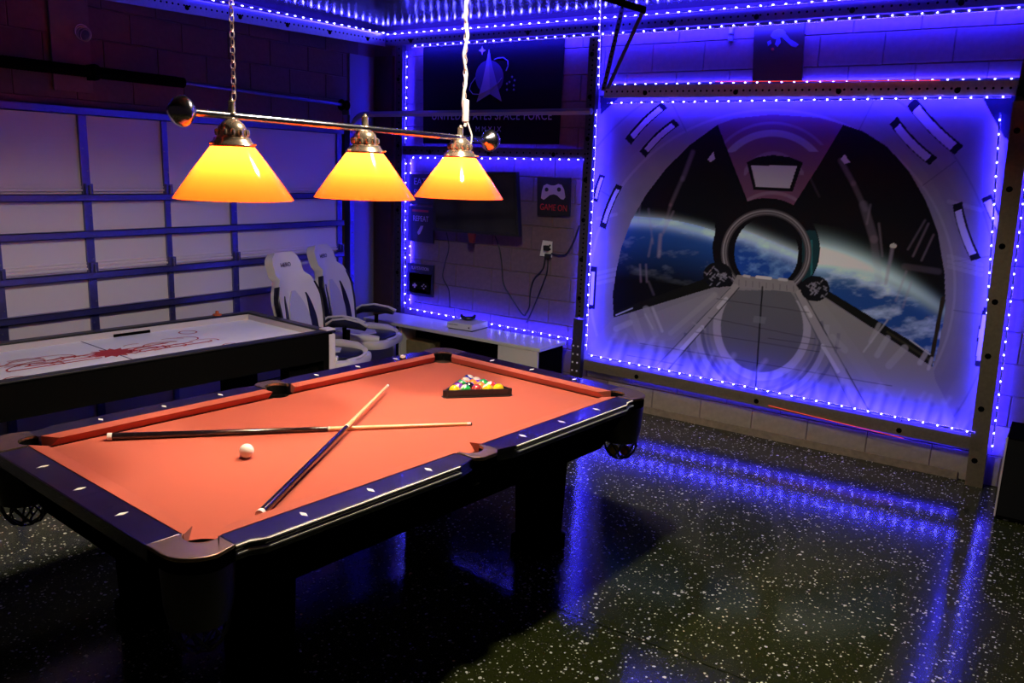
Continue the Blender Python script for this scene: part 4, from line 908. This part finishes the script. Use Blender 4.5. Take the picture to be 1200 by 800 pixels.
# ================================================================== GAMING CHAIRS
def chair(label, loc, rz, patch):
    root = empty('gaming_chair', loc, rz, label=label, cat='chair', group='white gaming chairs')
    # backrest: solid shell, local +X is forward
    lean = math.radians(14)
    def W(t):
        k = [(0,.20),(.12,.235),(.35,.255),(.52,.26),(.62,.235),(.72,.185),(.80,.165),(.90,.165),(.97,.145),(1,.10)]
        for (a, b), (c, d) in zip(k[:-1], k[1:]):
            if a <= t <= c: f = (t-a)/(c-a); f = f*f*(3-2*f); return b+(d-b)*f
        return k[-1][1]
    H = .745
    def P(s, t, off):
        x = -.02 + .075*abs(s)**2.2*(1 if t < .75 else .5) + off + .03*math.sin(t*PI)
        z = t*H; y = s*W(t); return (x*math.cos(lean)-z*math.sin(lean), y, z*math.cos(lean)+x*math.sin(lean)+.48)
    def surf(name, mt, s0, s1, t0, t1, off, th, ns=10, nt_=18, tf=None):
        vs = []; 
        for side in (0, 1):
            for i in range(nt_+1):
                t = t0+(t1-t0)*i/nt_; a, b = (s0, s1) if tf is None else tf(i/nt_)
                for j in range(ns+1):
                    s = a+(b-a)*j/ns; ed = min(j, ns-j)/ns*2; e = 0 if side else -.012*(1-min(1, ed*3))*(th > .03)
                    vs.append(P(s, t, off+e if not side else off-th))
        N = (ns+1)*(nt_+1); g = lambda i, j, k: k*N+i*(ns+1)+j; fs = []
        for i in range(nt_):
            for j in range(ns):
                fs += [(g(i,j,0),g(i,j+1,0),g(i+1,j+1,0),g(i+1,j,0)), (g(i,j,1),g(i+1,j,1),g(i+1,j+1,1),g(i,j+1,1))]
            fs += [(g(i,0,0),g(i+1,0,0),g(i+1,0,1),g(i,0,1)), (g(i,ns,0),g(i,ns,1),g(i+1,ns,1),g(i+1,ns,0))]
        for j in range(ns):
            fs += [(g(0,j,0),g(0,j,1),g(0,j+1,1),g(0,j+1,0)), (g(nt_,j,0),g(nt_,j+1,0),g(nt_,j+1,1),g(nt_,j,1))]
        return MB().add(vs, fs).build(name, mt, root, .9)
    surf('backrest', M_pu, -1, 1, 0, 1, .035, .085)
    surf('centre_panel', M_mesh, -.5, .5, .03, .60, .048, .02, 8, 14, lambda q: (-.52*(1-q**3.0*.85), .52*(1-q**3.0*.85)))
    for s in (1, -1):
        surf('side_stripe', M_pud, 0, 0, .02, .56, .043, .02, 3, 12, lambda q: tuple(sorted((s*(.52-.02*q), s*(.78-.26*q*q)))))
        surf('edge_stripe', M_pud, 0, 0, .05, .66, .030, .05, 3, 12, lambda q: tuple(sorted((s*(.93), s*(1.03)))))
    hd = P(0, .87, .045)
    tM = Matrix.Translation(hd) @ Matrix.Rotation(-lean, 4, 'Y') @ Matrix.Rotation(PI/2, 4, 'Z') @ Matrix.Rotation(PI/2, 4, 'X')
    text('lettering', 'HERO', .045, M_pud, root, tM, spacing=1.05)
    # seat
    def seat_poly(w_, l0, l1, r=.10):
        return arc(l1-r, w_-r, r, 0, 90, 5)[::1] + arc(l0+r*.5, w_-r*.5, r*.5, 90, 180, 4) + arc(l0+r*.5, -w_+r*.5, r*.5, 180, 270, 4) + arc(l1-r, -w_+r, r, 270, 360, 5)
    MB().prism(seat_poly(.27, 0, .53, .14), .41, .475).build('seat', M_pu, root, .6, bevel=.02)
    for s in (1, -1):
        MB().tube([(.03, s*.225, .48), (.2, s*.235, .495), (.36, s*.225, .495), (.46, s*.18, .485)], [.035,.045,.042,.03], 10).build('seat_bolster', M_pu, root, .9)
    MB().prism(seat_poly(.185, .03, .50, .12), .470, .498).build('seat_cushion', M_pud, root, .6, bevel=.01)
    MB().prism([(.06,-.10),(.30,-.11),(.36,.0),(.30,.11),(.06,.10)], .496, .506).build('seat_patch', M_mesh, root, bevel=.004)
    MB().tube([(.505, -.12, .475), (.525, 0, .475), (.505, .12, .475)], .012, 8).build('front_piping', M_pu, root, .8)
    # arms
    for s in (1, -1):
        MB().tube([(.22, s*.25, .42), (.22, s*.31, .44), (.22, s*.32, .60)], .018, 8).build('arm_post', M_blackm, root, .7)
        pd = MB().tube([(.02, s*.32, .595), (.09, s*.32, .635), (.20, s*.32, .650), (.33, s*.32, .640), (.38, s*.32, .625)], [.018,.030,.034,.030,.02], 10).build('arm_pad', M_pud, root, .8)
        MB().tube([(.00, s*.32, .61), (.08, s*.32, .662), (.20, s*.32, .682), (.33, s*.32, .668), (.40, s*.32, .645)], .013, 8).build('arm_trim', M_pu, pd, .8)
    MB().tube([(.25,0,.12),(.25,0,.42)], .028, 12).build('gas_lift', M_black, root, .7)
    bs = MB()
    for k in range(5):
        a = 2*PI*k/5+.3; bs.tube([(.25,0,.13),(.25+.30*math.cos(a), .30*math.sin(a), .085)], [.03,.018], 8)
    bs.build('star_base', M_black, root, .7)
    for k in range(5):
        a = 2*PI*k/5+.3; MB().lathe([(0,-.02),(.03,-.018),(.03,.018),(0,.02)], (.25+.30*math.cos(a), .30*math.sin(a), .0305), 12, Matrix.Rotation(PI/2, 3, 'X')).build('caster', M_black, root, .7)
    return root
chair('white and navy gaming chair nearer the air hockey table', (-2.27, 1.645, 0), math.radians(12), 0)
chair('white and navy gaming chair farther back, nearer the room corner', (-2.55, 2.30, 0), math.radians(20), 1)

# small dark bracket by the door edge, and the black cabinet at the right edge of frame
bk = empty('door_latch', (0,0,0), label='blue-grey latch hardware low on the garage door edge', cat='latch')
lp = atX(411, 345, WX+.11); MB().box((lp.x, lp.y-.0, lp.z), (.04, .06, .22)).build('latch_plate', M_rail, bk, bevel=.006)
MB().lathe([(0,-.02),(.03,-.02),(.03,.02),(0,.02)], (lp.x+.03, lp.y-.05, lp.z+.06), 12, Matrix.Rotation(PI/2, 3, 'Y')).build('latch_wheel', M_blackm, bk, .7)
sk = empty('speaker_cabinet', (2.36, 2.78, 0), 0, label='black floor cabinet with a pale edge strip right of the post', cat='speaker')
MB().bbox((0,0,.012), (.42,.40,.50)).build('case', M_blackm, sk); MB().bbox((-.004,-.006,.02), (.005,.006,.50)).build('edge_strip', M_ivory, sk)
MB().bbox((.01,-.004,.03), (.41,0,.49)).build('grille', M_black, sk); MB().lathe([(0,0),(.014,0),(.012,.012),(0,.012)], (.06,.03,0), 10).build('foot', M_inlay, sk); MB().lathe([(0,0),(.02,0),(.02,.012),(0,.012)], (.36,.34,0), 10).build('foot', M_black, sk); MB().lathe([(0,0),(.02,0),(.02,.012),(0,.012)], (.06,.34,0), 10).build('foot', M_black, sk)
